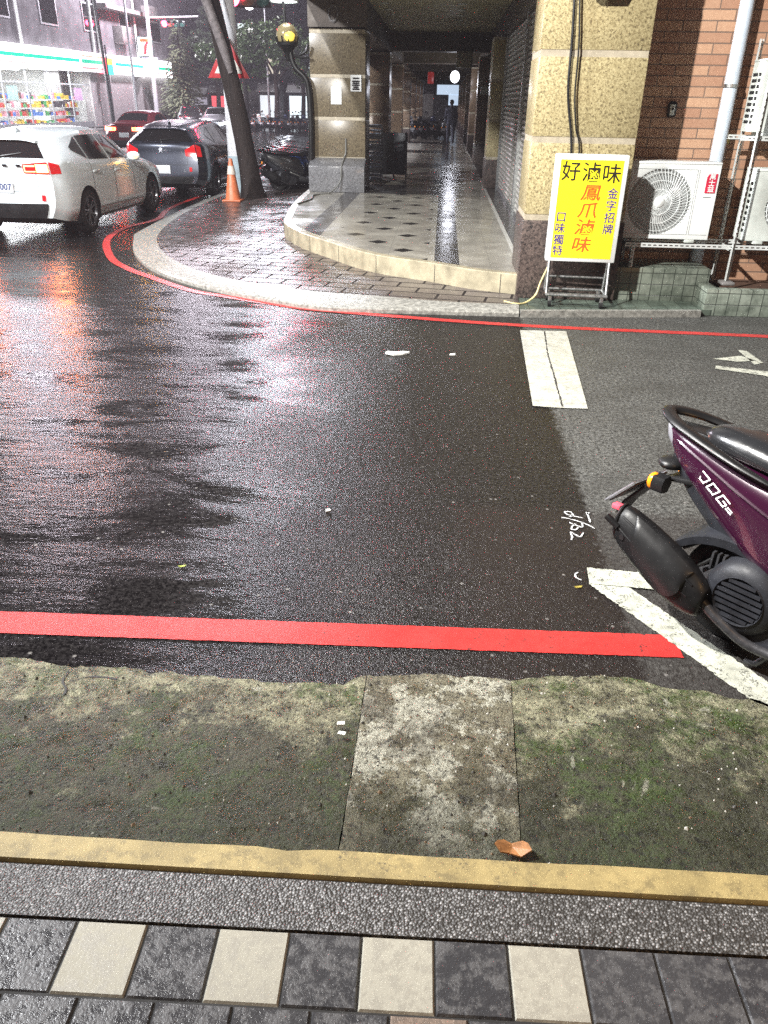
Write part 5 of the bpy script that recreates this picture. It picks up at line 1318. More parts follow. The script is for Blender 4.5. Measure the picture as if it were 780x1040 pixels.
# added warm lamp behind the camera, to the right, to tint the near tiles
wl2 = thing('warm_fill_lamp', 'warm gooseneck lamp on a short post on the near pavement, out of frame', 'lamp', (2.3, -.7, .1))
b = MB(); b.tube(curve_pts([(0, 0, 0), (0, 0, 2.3), (-.05, .1, 2.6), (-.2, .35, 2.55)]), .02, 8); b.build('post', m_black, wl2, smooth=True)
b = MB(); b.lathe([(.03, .12), (.06, .08), (.16, -.02), (.165, -.03), (.155, -.03), (.05, .07)], 20, Matrix.Translation((-.2, .35, 2.47))); hd2 = b.build('lamp_shade', m_black, wl2, smooth=True)
b = MB(); b.sphere((-.2, .35, 2.46), .04, 8); b.build('bulb', EMIT('warm bulb', (1, .62, .28), 6), hd2, smooth=True)
L = bpy.data.lights.new('lamp_light', 'POINT'); L.energy = 130; L.color = (1, .58, .24); L.shadow_soft_size = .05
lo = bpy.data.objects.new('lamp_light', L); col.objects.link(lo); lo.parent = hd2; lo.location = (-.2, .35, 2.38)

# ------------------------------------------------------------------ convenience store across the avenue
SX, SY = -24.0, 46.0; sang = math.atan2(1.8, 20)
T0 = Matrix.Translation((SX, SY, 0)) @ Matrix.Rotation(-sang, 4, 'Z')
# local frame: y runs along the facade away from us, +x faces the avenue
st = thing('convenience_store', 'brightly lit corner store with white, green and red striped fascia across the avenue', 'building', (SX, SY, 0), -sang)
m_sfloor = MAT('store floor', (.55, .55, .53), .25); m_swall = MAT('store wall', (.60, .60, .58), .6)
b = MB(); b.box(-9, -24, .0, .0, 24, .16); b.build('floor_slab', m_sfloor, st)
b = MB(); b.box(-9.2, -24, .16, -9, 24, 3.5); b.box(-9, 10.6, .16, 0, 10.8, 3.5); b.box(-9, -24.2, .16, 0, -24, 3.5); b.build('inner_wall', m_swall, st)
b = MB(); b.box(-9, -24, 3.42, .02, 24, 3.5); b.build('soffit', m_swall, st)
for y in [-20 + 3.4 * i for i in range(9)]:
    for x in (-1.6, -4.2):
        b = MB(); b.box(x - .18, y - 1.3, 3.36, x + .18, y + 1.3, 3.415); b.build('ceiling_light', EMIT('store tube light', (.93, .98, 1), 12) if (y == -20 and x == -1.6) else bpy.data.materials['store tube light'], st)
L = bpy.data.lights.new('store_light', 'AREA'); L.shape = 'RECTANGLE'; L.size = 26; L.size_y = 2.2; L.energy = 2500; L.color = (.93, .97, 1)
lo = bpy.data.objects.new('store_light', L); col.objects.link(lo); lo.parent = st; lo.location = (.35, -6, 3.28); lo.rotation_euler = (0, R_(-28), PI / 2 * 0); lo.rotation_euler = (0, R_(-25), 0); L.size, L.size_y = 1.0, 30
L = bpy.data.lights.new('store_light', 'AREA'); L.shape = 'RECTANGLE'; L.size, L.size_y = 2.4, 30; L.energy = 3000; L.color = (.93, .97, 1)
lo = bpy.data.objects.new('store_light', L); col.objects.link(lo); lo.parent = st; lo.location = (-2.9, -6, 3.33); lo.rotation_euler = (0, 0, 0)
# fascia: backlit white band with coloured stripes, in two boxes
def fascia(y0, y1, lit):
    b = MB(); b.box(.03, y0, 3.32, .42, y1, 4.42); f = b.build('fascia', EMIT('lit white fascia' if lit else 'dim white fascia', (.97, .97, 1), 5 if lit else .5), st, bevel=.03)
    for nm, z0, z1, c, s_ in (('green_stripe', 3.80, 4.00, (.0, .42, .24), 1.0), ('red_stripe', 3.50, 3.56, (.55, .12, .10), .8), ('orange_stripe', 4.16, 4.22, (.60, .28, .14), .8)):
        q = MB(); q.box(.421, y0 + .1, z0, .43, y1 - .1, z1); q.build(nm, EMIT(nm.replace('_', ' ') + (' lit' if lit else ' dim'), c, s_ * (1.6 if lit else .35)), f)
fascia(-24, 8.2, True); fascia(8.3, 12.6, False); fascia(12.8, 22.5, True)
# glazing with mullions
t = NT('shop glass'); tr_ = t.n.new('ShaderNodeBsdfTransparent'); gl = t.n.new('ShaderNodeBsdfGlossy'); gl.inputs['Roughness'].default_value = .03; mx = t.n.new('ShaderNodeMixShader'); mx.inputs[0].default_value = .08
t.l.new(tr_.outputs[0], mx.inputs[1]); t.l.new(gl.outputs[0], mx.inputs[2]); t.l.new(mx.outputs[0], t.out.inputs[0]); m_shopglass = t.m
m_frame = MAT('store frame', (.40, .41, .42), .4, .5)
ys = [-24 + 2.4 * i for i in range(15)]
for y0, y1 in zip(ys, ys[1:]):
    b = MB(); b.box(-.02, y0, .17, .04, y0 + .09, 3.32); b.box(-.02, y0 + .09, .17, .04, y1, .50); b.box(-.02, y0 + .09, 2.55, .04, y1, 2.63); w = b.build('shop_window', m_frame, st)
    b = MB(); b.box(.0, y0 + .09, .50, .008, y1, 2.55); b.build('pane', m_shopglass, w)
b = MB(); b.box(-.5, 9.8, .16, .05, 16, 3.3); b.box(-.5, 17.5, .16, .05, 24, 3.3); b.build('front_wall', MAT('store render', (.30, .28, .28), .6), st)
b = MB(); b.box(.0, 16.0, .16, .1, 16.25, 3.3); b.build('light_strip', EMIT('lit strip', (.95, .97, 1), 4), st)
# shelves of goods
rg = random.Random(11)
gm = [MAT('goods ' + n, c, .5) for n, c in (('red', (.55, .06, .05)), ('yellow', (.65, .45, .06)), ('blue', (.08, .18, .5)), ('green', (.08, .35, .12)), ('white', (.65, .65, .62)), ('dark', (.06, .05, .06)), ('pink', (.6, .25, .3)), ('brown', (.25, .12, .06)))]
for i, y in enumerate(ys[:-1]):
    for z in (.35, .85, 1.3, 1.75):
        b = MB(); b.box(-1.5, y + .15, z - .03, -.9, y + 2.3, z); sh = b.build('shelf', m_swall, st)
        b = MB(); yy = y + .2
        while yy < y + 2.2:
            w_ = rg.uniform(.12, .34); h_ = rg.uniform(.15, .36)
            if rg.random() < .85: b.m(rg.randrange(8)).box(-1.3, yy, z + .002, -.95, yy + w_ * .92, z + h_)
            yy += w_
        b.build('goods', gm, sh)
    if i % 3 == 1:
        b = MB(); b.box(-.06, y + .5, 1.7, -.055, y + 1.5, 2.4); b.build('poster', MAT('pale poster', rg.choice([(.55, .35, .55), (.4, .6, .55), (.6, .6, .4)]), .6), st)
b = MB(); b.box(-9, -24, 4.45, .0, 26, 15); b.build('upper_wall', m_plaster, st)
for k in range(9):
    y = -20 + k * 5.0
    for z in (5.6, 9.0):
        b = MB(); b.box(.001, y, z, .06, y + 1.9, z + 1.6); wv = b.build('window', m_frame, st); q = MB(); q.box(.055, y + .1, z + .1, .075, y + 1.8, z + 1.5); q.build('pane', m_glass, wv)
for y in (2.5, 10.8, 11.6, 17.3):
    b = MB(); b.cyl((.12, y, 4.5), (.12, y, 15), .09, n=10); b.build('rain_pipe', m_dull_white, st, smooth=True)
for y, z in ((-8, 6.1), (-1.5, 5.3), (14, 5.2), (18.8, 6.8)):
    b = MB(); b.box(.02, y, z, .7, y + 1.4, z + 1.0); b.build('window_cooler', m_concrete, st, bevel=.03)
b = MB(); b.box(0, 11.6, 7.0, .9, 20, 7.25); b.box(0, -24, 7.6, .5, 9, 7.8); b.build('ledge', m_concrete, st)
# stone column standing before the shop, with a yellow sign at its head
pc = AT(64, 120, 56)
col1 = thing('shop_column', 'grey square column with yellow-topped head before the bright shop windows', 'column', (pc.x, 56, .0), -sang)
b = MB(); b.box(-.55, -.6, 0, .55, .6, 3.95); b.build('shaft', MAT('column stone', (.22, .21, .21), .55), col1, bevel=.05)
b = MB(); b.box(-.62, -.68, 3.5, .62, .68, 4.15); hdc = b.build('head', m_concrete, col1, bevel=.06)
b = MB(); b.box(-.58, -.70, 3.55, -.05, -.685, 4.0); b.build('yellow_panel', EMIT('yellow panel', (.95, .62, .08), .9), hdc)
b = MB(); b.box(.555, -.4, .4, .575, .4, 3.3); b.build('dark_panel', m_beam, col1)
# hanging number sign
q = AT(147, 47, 63)
ns = thing('shop_sign', 'white box sign with a big red 7 hanging before the store wall', 'sign', (q.x, 63, q.z))
tl_, br_ = AT(137, 35, 63), AT(154.5, 56, 63); w_, h_ = (br_.x - tl_.x), (tl_.z - br_.z)
b = MB(); b.box(-w_ / 2, 0, -h_ / 2, w_ / 2, .3, h_ / 2); b.build('case', MAT('green sign edge', (.10, .16, .15), .4), ns, bevel=.03)
b = MB(); b.box(-w_ / 2 + .07, -.012, -h_ / 2 + .07, w_ / 2 - .07, -.001, h_ / 2 - .07); f7 = b.build('face', EMIT('lit sign face', (.86, .90, .90), .75), ns)
k7 = h_ * .42
b = MB(); b.prism([(-k7 * .62, k7 * .85), (k7 * .62, k7 * .85), (k7 * .62, k7 * .52), (k7 * .26, k7 * .52), (-k7 * .62, k7 * .52)], 'y', -.02, -.0125); b.build('orange_stroke', EMIT('orange red stroke', (.85, .16, .05), .8), f7)
b = MB(); b.prism([(k7 * .26, k7 * .515), (k7 * .62, k7 * .515), (k7 * .30, k7 * .05), (k7 * .14, -k7 * .95), (-k7 * .22, -k7 * .95), (-k7 * .04, k7 * .05)], 'y', -.02, -.0125); b.build('red_stroke', EMIT('red stroke', (.75, .03, .05), .8), f7)
text_mesh('sign_lettering', 'ELEVEn', k7 * .42, MAT('sign green', (.02, .22, .14), .5), f7, (0, -.024, -k7 * .12), (PI / 2, 0, 0), .004)
b = MB(); b.box(-w_ * .30, .02, -h_ / 2 - 1.1, w_ * .75, .22, -h_ / 2 - .05); b.build('lower_panel', EMIT('pale blue panel', (.42, .46, .60), .35), ns, bevel=.03)
b = MB(); b.box(-2.6, .1, h_ * .1, -w_ / 2, .16, h_ * .1 + .06); b.build('bracket', m_steel, ns)
# round lit sign and small red / green box by the corner
q = AT(141, 76, 64); b = MB(); b.lathe([(.001, 0), (.42, 0), (.45, .06), (.42, .12), (.001, .12)], 24, Matrix.Rotation(PI / 2, 4, 'X')); o = tag(b.build('round_sign', EMIT('lit round sign', (.95, .97, 1), 2.5), smooth=True, sharp=30), 'round white lit sign low on the wall under the red-numbered sign', 'sign'); o.location = q
q = AT(104.5, 67, 57); rb = thing('corner_sign', 'small red and green lit box sign at the end of the shop windows', 'sign', q)
b = MB(); b.box(-.28, 0, -.45, .20, .2, .45); b.build('red_face', EMIT('red box face', (.95, .08, .13), 2.2), rb, bevel=.02)
b = MB(); b.box(.32, .02, -.5, .62, .2, .05); b.build('green_face', EMIT('green box face', (.05, .62, .45), 1.2), rb, bevel=.02); b = MB(); b.box(.32, .02, .08, .62, .2, .4); b.build('yellow_face', EMIT('yellow box face', (.9, .7, .1), 1.2), rb, bevel=.02); b = MB(); b.cyl((.26, .1, -3.4), (.26, .1, 1.2), .05, n=10); b.build('post', m_dark, rb, smooth=True)
q = AT(112, 100, 52); pl_ = thing('thin_pole', 'thin dark pole leaning slightly before the shop front', 'pole', (q.x, 52, 0))
b = MB(); b.cyl((0, 0, 0), (-.25, 0, 11), .09, .07, 12); b.build('shaft', m_dark, pl_, smooth=True)

# tall lamp mast and horizontal traffic signals
def signal(label, x, y, z, n_lit, group):
    s = thing('traffic_light', label, 'traffic light', (x, y, z), 0, group)
    b = MB(); b.box(-.62, 0, -.2, .62, .25, .2); b.build('housing', m_black, s, bevel=.05)
    for i, xx in enumerate((-.40, 0, .40)):
        T = Matrix.Translation((xx, -.002, 0)) @ Matrix.Rotation(PI / 2, 4, 'X')
        q = MB(); q.lathe([(.001, .03), (.12, .02), (.19, .0)], 20, T); l_ = q.build('signal_lens', EMIT('red signal', (1, .04, .09), 160) if i == 0 else MAT('dark signal lens', (.05, .04, .02) if i == 1 else (.01, .05, .04), .2), s, smooth=True)
        q = MB(); q.loft([[(xx + .17 * math.cos(t), yy, .17 * math.sin(t)) for t in np.linspace(0, PI, 12)] for yy in (0, -.22)], close=False, caps=False); q.build('visor', m_black, l_, smooth=True)
    if n_lit:
        L = bpy.data.lights.new('signal_light', 'POINT'); L.energy = n_lit; L.color = (1, .03, .08); L.shadow_soft_size = .15
        lo = bpy.data.objects.new('signal_light', L); col.objects.link(lo); lo.parent = s; lo.location = (-.4, -.45, 0)
    return s
mp = AT(161, 105, 62); top = AT(153, 0, 62)
ms = thing('signal_mast', 'slim pale mast with an arm carrying the red traffic lights beside the pointed tree', 'mast', (mp.x - .2, 62, 0))
b = MB(); b.cyl((0, 0, 0), (.10, 0, 12), .17, .10, 16); b.build('shaft', MAT('pale mast paint', (.5, .5, .52), .4), ms, smooth=True)
for k, (px, py, y) in enumerate(((167, 24, 62), (173.5, 24, 64))):
    q = AT(px, py, y); signal('red traffic light, left of the pair beside the pale mast' if k == 0 else 'red traffic light, right of the pair beside the pale mast', q.x + .4, y, q.z, 220 if k == 0 else 0, 'traffic lights')
b = MB(); q = AT(167, 24, 62); b.cyl((.05, .1, q.z + .35), (q.x - mp.x + 2.6, .1, q.z + .45), .06, .05, 10); b.build('arm', m_mast, ms, smooth=True)
# nearer signal on the corner, over the top edge of the frame, whose red runs down the wet paving
q = AT(236, -2, 24); signal('red traffic light high behind the leaning trunk, at the top edge', q.x + .4, 24, q.z, 25, 'traffic lights')
ms2 = thing('signal_mast', 'signal mast behind the left pillar with an arm out over the packed scooters', 'mast', (-2.95, 24.1, .07))
b = MB(); b.cyl((0, 0, 0), (0, 0, 6.2), .11, .08, 16); b.build('shaft', m_mast, ms2, smooth=True)
b = MB(); b.cyl((0, 0, q.z + .3), (q.x + 2.95 - .4, 0, q.z + .3), .05, .045, 10); b.cyl((0, 0, 5.9), (-.9, -.1, 5.9), .05, .045, 10); b.build('arm', m_mast, ms2, smooth=True)
signal('red traffic light hung over the packed scooters, above the frame', -3.35, 24.0, 5.6, 45, 'traffic lights')

# ------------------------------------------------------------------ trees and buildings beyond the junction
q = AT(186, 97, 66); con = thing('conifer_tree', 'pointed grey-green conifer beside the red traffic lights', 'tree', (q.x, 66, 0))
top_z = AT(185, 20, 66).z
b = MB(); b.cyl((0, 0, 0), (0, 0, top_z * .97), .22, .03, 10); b.build('trunk', m_bark, con, smooth=True)
b = MB(); rg = random.Random(21); z = 1.2
while z < top_z - .1:
    f = (z - 1.2) / (top_z - 1.2); R0 = 1.95 * (1 - f) ** .9 + .08; nb = max(4, int(13 * (1 - f) + 4))
    for k in range(nb):
        a = 2 * PI * k / nb + rg.uniform(-.4, .4); L_ = R0 * rg.uniform(.65, 1.12); d = Vector((math.cos(a), math.sin(a), 0))
        for j in range(int(9 + 14 * (1 - f))):
            s_ = rg.uniform(.1, 1); p = d * L_ * s_ + Vector((0, 0, z + .10 - .5 * s_ * s_ * (1 - f) + rg.uniform(-.08, .08))); n = d.cross(Vector((0, 0, 1))) * rg.choice((-1, 1))
            dd = (d * .8 + n * rg.uniform(.1, .9) + Vector((0, 0, -.35))).normalized(); ln = rg.uniform(.18, .36); ww = dd.cross(Vector((0, 0, 1))).normalized() * .05 + Vector((0, 0, .03))
            b.add([p, p + dd * ln * .5 + ww, p + dd * ln, p + dd * ln * .5 - ww], [(0, 1, 2, 3)])
    z += .26
b.build('crown', m_leaf2, con)
def broad_tree(label, px, py, y, ztop, rad, mat, seed):
    q = AT(px, py, y); t_ = thing('broadleaf_tree', label, 'tree', (q.x, y, 0), 0, 'trees beyond the junction'); rg = random.Random(seed); zc = ztop - rad
    b = MB(); b.tube([(0, 0, 0), (.1, .05, zc * .5), (0, 0, zc)], [.22, .17, .12], 10)
    tips = []
    for k in range(7):
        a = rg.uniform(0, 2 * PI); e = Vector((math.cos(a) * rad * rg.uniform(.4, .9), math.sin(a) * rad * .7, zc + rg.uniform(-.3, .8) * rad)); tips.append(e); b.tube([(0, 0, zc * rg.uniform(.6, 1)), tuple(e * .6 + Vector((0, 0, zc * .35))), tuple(e)], [.09, .06, .02], 6)
    b.build('trunk', m_bark, t_, smooth=True)
    b = MB()
    for e in tips:
        for _ in range(6): leaves(b, e + Vector((rg.gauss(0, .35), rg.gauss(0, .35), rg.gauss(0, .3))) * rad, rad * .30, 75, .15, rg)
    b.build('crown', mat, t_)
broad_tree('bright green leafy tree just right of the leaning trunk', 246, 60, 58, 5.9, 1.9, m_leaf, 1)
broad_tree('darker green leafy tree beneath the two lit windows', 278, 55, 66, 6.9, 2.2, m_leaf, 2)
broad_tree('dim tree half hidden between the leaning trunk and the conifer', 218, 62, 72, 7.0, 2.0, m_leaf3, 3)
broad_tree('dark tree near the left pillar, beyond the row of scooters', 306, 60, 74, 6.4, 1.9, m_leaf3, 4)

m_litwin = EMIT('lit window', (.75, .86, .88), 1.5); m_warmwin = EMIT('warm lit window', (.95, .85, .7), .8)
def block(label, x0, x1, y, h, mat, rows, cols, lit, seed, d=14):
    o = thing('apartment_block', label, 'building', ((x0 + x1) / 2, y, 0), 0, 'buildings beyond the junction'); w = x1 - x0; rg = random.Random(seed)
    b = MB(); b.box(-w / 2, 0, 0, w / 2, d, h); b.build('wall', mat, o)
    for r in range(rows):
        b = MB(); b.box(-w / 2 - .1, -.35, 3.4 + r * 3.2, w / 2 + .1, -.001, 3.6 + r * 3.2); b.build('ledge', m_concrete, o)
        for c in range(cols):
            x = -w / 2 + (c + .5) * w / cols; z = 4.4 + r * 3.2; b = MB(); ww = w / cols * .28; b.box(x - ww, -.05, z, x + ww, -.001, z + 1.6); f = b.build('window', m_frame, o)
            q = MB(); q.box(x - ww + .08, -.065, z + .08, x + ww - .08, -.052, z + 1.52); q.build('pane', lit.get((r, c), m_glass), f)
    b = MB(); b.box(-w / 2 + .4, -.2, .2, w / 2 - .4, -.002, 2.9); b.build('shop_front', m_shutter, o)
    return o
block('dim grey block behind the conifer with a few lit windows', -32, -17.5, 96, 22, m_plaster, 5, 5, {(0, 4): m_warmwin, (1, 3): m_litwin, (2, 3): m_litwin, (2, 2): m_warmwin}, 1)
block('dim block beyond the leafy trees with two pale lit windows', -17, -4, 104, 24, m_plaster, 6, 6, {(0, 0): m_litwin, (1, 1): m_litwin, (1, 2): m_warmwin, (3, 2): m_litwin}, 2)
block('dark block closing the view behind the left pillar', -3.5, 10, 108, 20, m_plaster, 5, 5, {}, 3)
# low lit shops under the trees
def shopfront(label, px0, px1, y, zt, c, s):
    a, e = AT(px0, 90, y), AT(px1, 90, y); o = thing('corner_shop', label, 'shop', ((a.x + e.x) / 2, y, 0), 0, 'shops beyond the junction'); w = (e.x - a.x) / 2
    b = MB(); b.box(-w, 0, 0, w, 4, zt); b.build('wall', m_plaster, o); b = MB(); b.box(-w * .85, -.03, .4, w * .85, -.005, zt * .68); b.build('lit_window', EMIT('shop glow ' + label[:8], c, s), o)
    b = MB(); b.prism([(-1.0, zt * .76), (-.002, zt * .95), (-.002, zt * .85)], 'x', -w, w); b.build('awning', m_dull_white, o)
shopfront('low shop with red lit front between the conifer and the trunk', 213, 229, 80, 3.2, (.85, .10, .12), 1.4)
shopfront('pale lit shop beneath the leafy trees, right of the trunk', 262, 284, 82, 3.4, (.75, .82, .85), .8)
shopfront('cool lit shop next to the left pillar edge', 292, 313, 84, 3.4, (.72, .85, .88), 1.1)
shopfront('pale shop wall right of the conifer', 190, 211, 82, 3.0, (.55, .52, .62), .5)
q = AT(253, 7, 70); fl2 = thing('street_lamp', 'distant white street lamp glaring high right of the leaning trunk', 'street lamp', (q.x, 70, 0))
b = MB(); b.cyl((1.2, 0, 0), (1.2, 0, q.z + .3), .1, .07, 12); b.tube([(1.2, 0, q.z + .2), (.6, 0, q.z + .4), (0, 0, q.z + .3)], .05, 8); b.build('mast', m_mast, fl2, smooth=True); b = MB(); b.sphere((0, 0, q.z), .28, 8, sc=(1.2, 1, .7)); b.build('lit_globe', EMIT('far white lamp', (.95, .97, 1), 30), fl2, smooth=True)

# ------------------------------------------------------------------ inside the covered walkway
q = AT(462, 78, 32); gl_ = thing('globe_lamp', 'glowing white globe lamp hanging in the covered walkway', 'lamp', (q.x, 32, q.z))
b = MB(); b.sphere((0, 0, 0), .17, 10, sc=(1, 1, 1.15)); b.build('globe', EMIT('lit globe', (.90, .92, 1), 3), gl_, smooth=True)
b = MB(); b.cyl((0, 0, .22), (0, 0, 3.59 - q.z), .015, n=8); b.build('cord', m_black, gl_)
L = bpy.data.lights.new('globe_light', 'POINT'); L.energy = 50; L.color = (.88, .90, 1); L.shadow_soft_size = .2
lo = bpy.data.objects.new('globe_light', L); col.objects.link(lo); lo.parent = gl_; lo.location = (0, -.35, -.3)
q = AT(461, 62, 27); fl3 = thing('ceiling_lamp', 'flat oval ceiling lamp lit above the globe in the walkway', 'lamp', (q.x, 27, 3.6))
b = MB(); b.lathe([(.001, -.14), (.2, -.12), (.26, -.06), (.26, -.02)], 20); b.build('diffuser', EMIT('dim lamp diffuser', (.85, .88, .92), 3), fl3, smooth=True); b = MB(); b.lathe([(.27, -.03), (.28, -.001), (.001, -.001)], 20); b.build('base', m_dull_white, fl3, smooth=True)
q = AT(437, 79, 34); rl = thing('red_lantern', 'small red box sign hanging on the left of the walkway', 'sign', (q.x, 34, q.z)); b = MB(); b.box(-.10, 0, -.2, .14, .3, .2); b.build('case', EMIT('dim red case', (.45, .03, .03), .18), rl, bevel=.03); b = MB(); b.cyl((0, .15, .26), (0, .15, 3.59 - q.z), .012, n=6); b.build('hanger', m_black, rl)
eb = thing('bright_signboard', 'pale blue-white lit board at the far end of the walkway', 'sign', (.35, 66, .28)); b = MB(); b.box(-1.0, 0, 2.2, .9, .15, 2.85); b.box(-.1, 0, 1.5, .8, .15, 2.2); b.build('board', EMIT('blue white board', (.65, .80, 1), .8), eb, bevel=.02); b = MB(); b.box(-1.25, .16, 0, 1.15, .25, 3.2); b.build('frame', m_dark, eb)
q = AT(478, 92, 24); wsn = thing('hanging_sign', 'small pale plate jutting from the right wall of the walkway', 'sign', (1.12, 24, AT(485, 92, 24).z)); b = MB(); b.box(-.16, 0, -.09, .34, .05, .09); b.build('plate', m_dull_white, wsn, bevel=.008)
jb = thing('junction_box', 'pale yellow box fixed under the beam on the right of the walkway', 'box', (AT(472, 57, 24).x, 24.0, 2.92)); b = MB(); b.box(-.22, .0, -.16, .22, .35, .22); b.build('case', MAT('cream box', (.30, .27, .17), .5), jb, bevel=.02); b = MB(); b.box(-.19, -.012, -.13, .19, -.001, .19); b.build('lid', MAT('cream lid', (.34, .31, .2), .5), jb, bevel=.006)
# crates and a dark folding screen beside the first pillar
cr0 = None
for i in range(5):
    o = thing('plastic_crate', ['lowest', 'second from the bottom', 'middle', 'second from the top', 'topmost'][i] + ' grey-blue crate of the stack behind the left pillar', 'crate', (-1.62, 19.6, .28 + i * .235), R_(3 * math.sin(i * 2.1)), 'stacked crates behind the left pillar')
    b = MB(); w = .22
    for z0, z1 in ((.0, .05), (.09, .12), (.17, .225)): b.box(-w, -w, z0, w, -w + .02, z1); b.box(-w, w - .02, z0, w, w, z1); b.box(-w, -w + .02, z0, -w + .02, w - .02, z1); b.box(w - .02, -w + .02, z0, w, w - .02, z1)
    for sx in (-1, 1):
        for sy in (-1, 1): b.box(sx * (w - .012) - .012, sy * (w - .012) - .012, .002, sx * (w - .012) + .012, sy * (w - .012) + .012, .223)
    b.box(-w + .02, -w + .02, .004, w - .02, w - .02, .016)
    b.build('crate_body', MAT('grey blue plastic', (.16, .19, .24), .4), o)
fs = thing('folding_screen', 'black folding screen standing beside the stack of crates', 'screen', (-1.30, 20.6, .28))
for x, a in ((-.05, 20), (.27, -20)):
    T = Matrix.Translation((x, 0, 0)) @ Matrix.Rotation(R_(a), 4, 'Z'); b = MB(); b.box(-.17, -.015, .05, .17, .015, .98, T); pn = b.build('panel', m_black, fs, bevel=.006); b = MB(); b.box(-.175, -.02, 0, -.15, .02, 1.0, T); b.box(.15, -.02, 0, .175, .02, 1.0, T); b.build('post', m_dark, pn)

# ------------------------------------------------------------------ a person far down the walkway
pr = thing('person', 'person in dark clothes walking away far down the covered walkway', 'person', (.30, 38, .28))
def skin(name, joints, edges, mat, parent, sub=2):
    me = bpy.data.meshes.new(name); me.from_pydata([j[:3] for j in joints], edges, []); o = bpy.data.objects.new(name, me); col.objects.link(o)
    md = o.modifiers.new('skin', 'SKIN'); sv = me.skin_vertices[0].data
    for s_, j in zip(sv, joints): s_.radius = (j[3], j[4] if len(j) > 4 else j[3]); s_.use_root = False
    sv[0].use_root = True
    o.modifiers.new('sub', 'SUBSURF').levels = sub; o.modifiers['sub'].render_levels = sub
    dg = bpy.context.evaluated_depsgraph_get(); dg.update(); me2 = bpy.data.meshes.new_from_object(o.evaluated_get(dg)); bpy.data.objects.remove(o)
    for p in me2.polygons: p.use_smooth = True
    me2.materials.clear(); me2.materials.append(mat); o = bpy.data.objects.new(name, me2); col.objects.link(o); o.parent = parent; return o
J = [(0, 0, .95, .20, .14), (0, 0, 1.15, .19, .14), (0, .01, 1.36, .23, .13), (0, .02, 1.47, .075), (0, .03, 1.54, .055), (0, .04, 1.63, .085), (0, .035, 1.71, .07),
     (-.19, .01, 1.40, .085), (-.25, -.04, 1.14, .062), (-.23, .06, .93, .045), (-.23, .09, .84, .038), (.19, .01, 1.40, .085), (.25, .05, 1.14, .062), (.23, .14, .95, .045), (.23, .17, .86, .038),
     (-.10, .0, .86, .115), (-.11, .10, .50, .085), (-.11, .06, .10, .06), (-.11, .16, .045, .05), (.10, .0, .86, .115), (.11, -.02, .50, .085), (.11, -.20, .13, .06), (.11, -.12, .055, .05)]
skin('body', J, [(0, 1), (1, 2), (2, 3), (3, 4), (4, 5), (5, 6), (2, 7), (7, 8), (8, 9), (9, 10), (2, 11), (11, 12), (12, 13), (13, 14), (0, 15), (15, 16), (16, 17), (17, 18), (0, 19), (19, 20), (20, 21), (21, 22)], MAT('dark clothes', (.055, .06, .085), .8), pr)
b = MB(); b.sphere((0, .025, 1.675), .098, 8, sc=(1, 1.05, 1.05)); b.build('hair', m_black, pr, smooth=True)

# ------------------------------------------------------------------ litter
def flat_bit(name, label, cat, loc, pts, mat, rz, th=.004, curl=.01, group=None):
    b = MB(); n = len(pts); mx_ = max(abs(p[0]) for p in pts)
    top = [(x, y, .004 + th + curl * (x / mx_) ** 2) for x, y in pts]; bot = [(x, y, .002 + curl * (x / mx_) ** 2) for x, y in pts]
    b.add(bot + top + [(0, 0, .003), (0, 0, .004 + th)], [(i, (i + 1) % n, n + (i + 1) % n, n + i) for i in range(n)] + [((i + 1) % n, i, 2 * n) for i in range(n)] + [(n + i, n + (i + 1) % n, 2 * n + 1) for i in range(n)])
    o = tag(b.build(name, mat), label, cat, group); o.location = loc; o.rotation_euler = (0, 0, rz); return o
flat_bit('litter_scrap', 'white crumpled scrap lying on the wet road between the two pavements', 'litter', G(403, 360), [(-.10, -.02), (-.03, -.045), (.05, -.03), (.11, .0), (.06, .04), (-.02, .03), (-.08, .035)], m_paper, .1, .012, .01, 'scraps on the road')
flat_bit('litter_scrap', 'tiny pale scrap on the road left of the white stop line', 'litter', G(459, 361), [(-.03, -.015), (.02, -.02), (.035, .01), (-.01, .02)], m_paper, .4, .006, .004, 'scraps on the road')
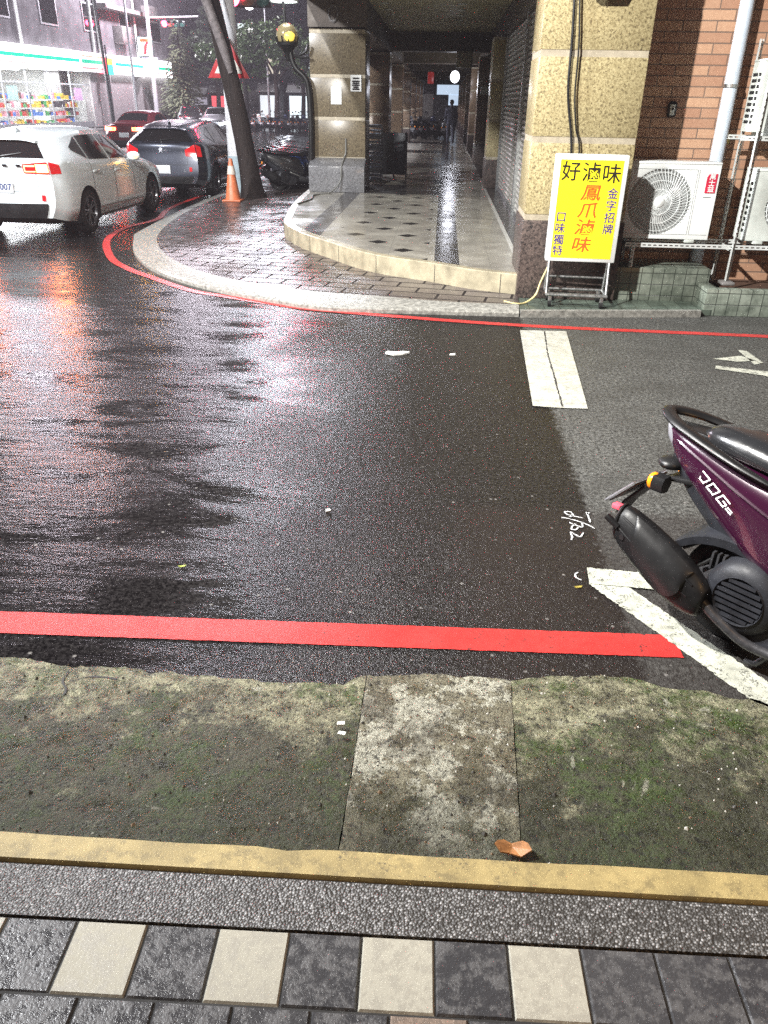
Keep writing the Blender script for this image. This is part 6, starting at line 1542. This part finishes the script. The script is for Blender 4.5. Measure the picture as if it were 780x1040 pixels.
flat_bit('litter_scrap', 'tiny white scrap alone in the middle of the black road', 'litter', G(333, 520), [(-.012, -.012), (.014, -.008), (.012, .012), (-.008, .014)], m_paper, .4, .006, .003, 'scraps on the road')
for k, (x, y) in enumerate(((346, 737), (347, 747))):
    p = G(x, y, .04); flat_bit('paper_scrap', ('upper' if k == 0 else 'lower') + ' of two white paper scraps by the joint in the mossy concrete', 'litter', p + Vector((0, 0, .004)), [(-.014, -.006), (.012, -.008), (.014, .006), (-.01, .008)], m_paper, .2 - .3 * k, .003, .002, 'scraps on the concrete')
m_dry = MAT('dry brown leaf', (.26, .115, .04), .5, var=.5, scale=30, bump=.3)
p = G(520, 862, .075); flat_bit('dry_leaf', 'curled brown dry leaf against the yellow kerb', 'leaf', p, [(-.05, .0), (-.035, -.022), (-.01, -.02), (.02, -.032), (.05, -.02), (.044, .004), (.03, .018), (.0, .012), (-.02, .022), (-.04, .014)], m_dry, .05, .003, .016)
flat_bit('green_leaf', 'tiny yellow-green leaf on the black road', 'leaf', G(185, 576), [(-.018, 0), (-.006, -.009), (.012, -.006), (.02, .002), (.006, .009)], MAT('yellow green leaf', (.22, .26, .04), .5), .2, .002, .004)
flat_bit('yellow_leaf', 'tiny yellow leaf beside the corner of the white parking line', 'leaf', G(587, 597), [(-.018, 0), (-.006, -.007), (.012, -.006), (.02, .002), (.006, .007)], MAT('yellow leaf', (.30, .24, .05), .5), .1, .002, .004)

# ------------------------------------------------------------------ rain haze over the avenue
HAZE = True
if HAZE:
    b = MB(); b.box(-60, -12, -1, 30, 130, 26)
    hz = b.build('haze', MAT('unused', (.5, .5, .5))); hm = bpy.data.materials.new('rain haze'); hm.use_nodes = True
    nt = hm.node_tree; nt.nodes.remove(nt.nodes['Principled BSDF']); vp = nt.nodes.new('ShaderNodeVolumePrincipled')
    vp.inputs['Color'].default_value = (.92, .86, .95, 1); vp.inputs['Density'].default_value = .0012; vp.inputs['Anisotropy'].default_value = .3
    nt.links.new(vp.outputs[0], nt.nodes['Material Output'].inputs['Volume']); hz.data.materials.clear(); hz.data.materials.append(hm); hz['kind'] = 'stuff'
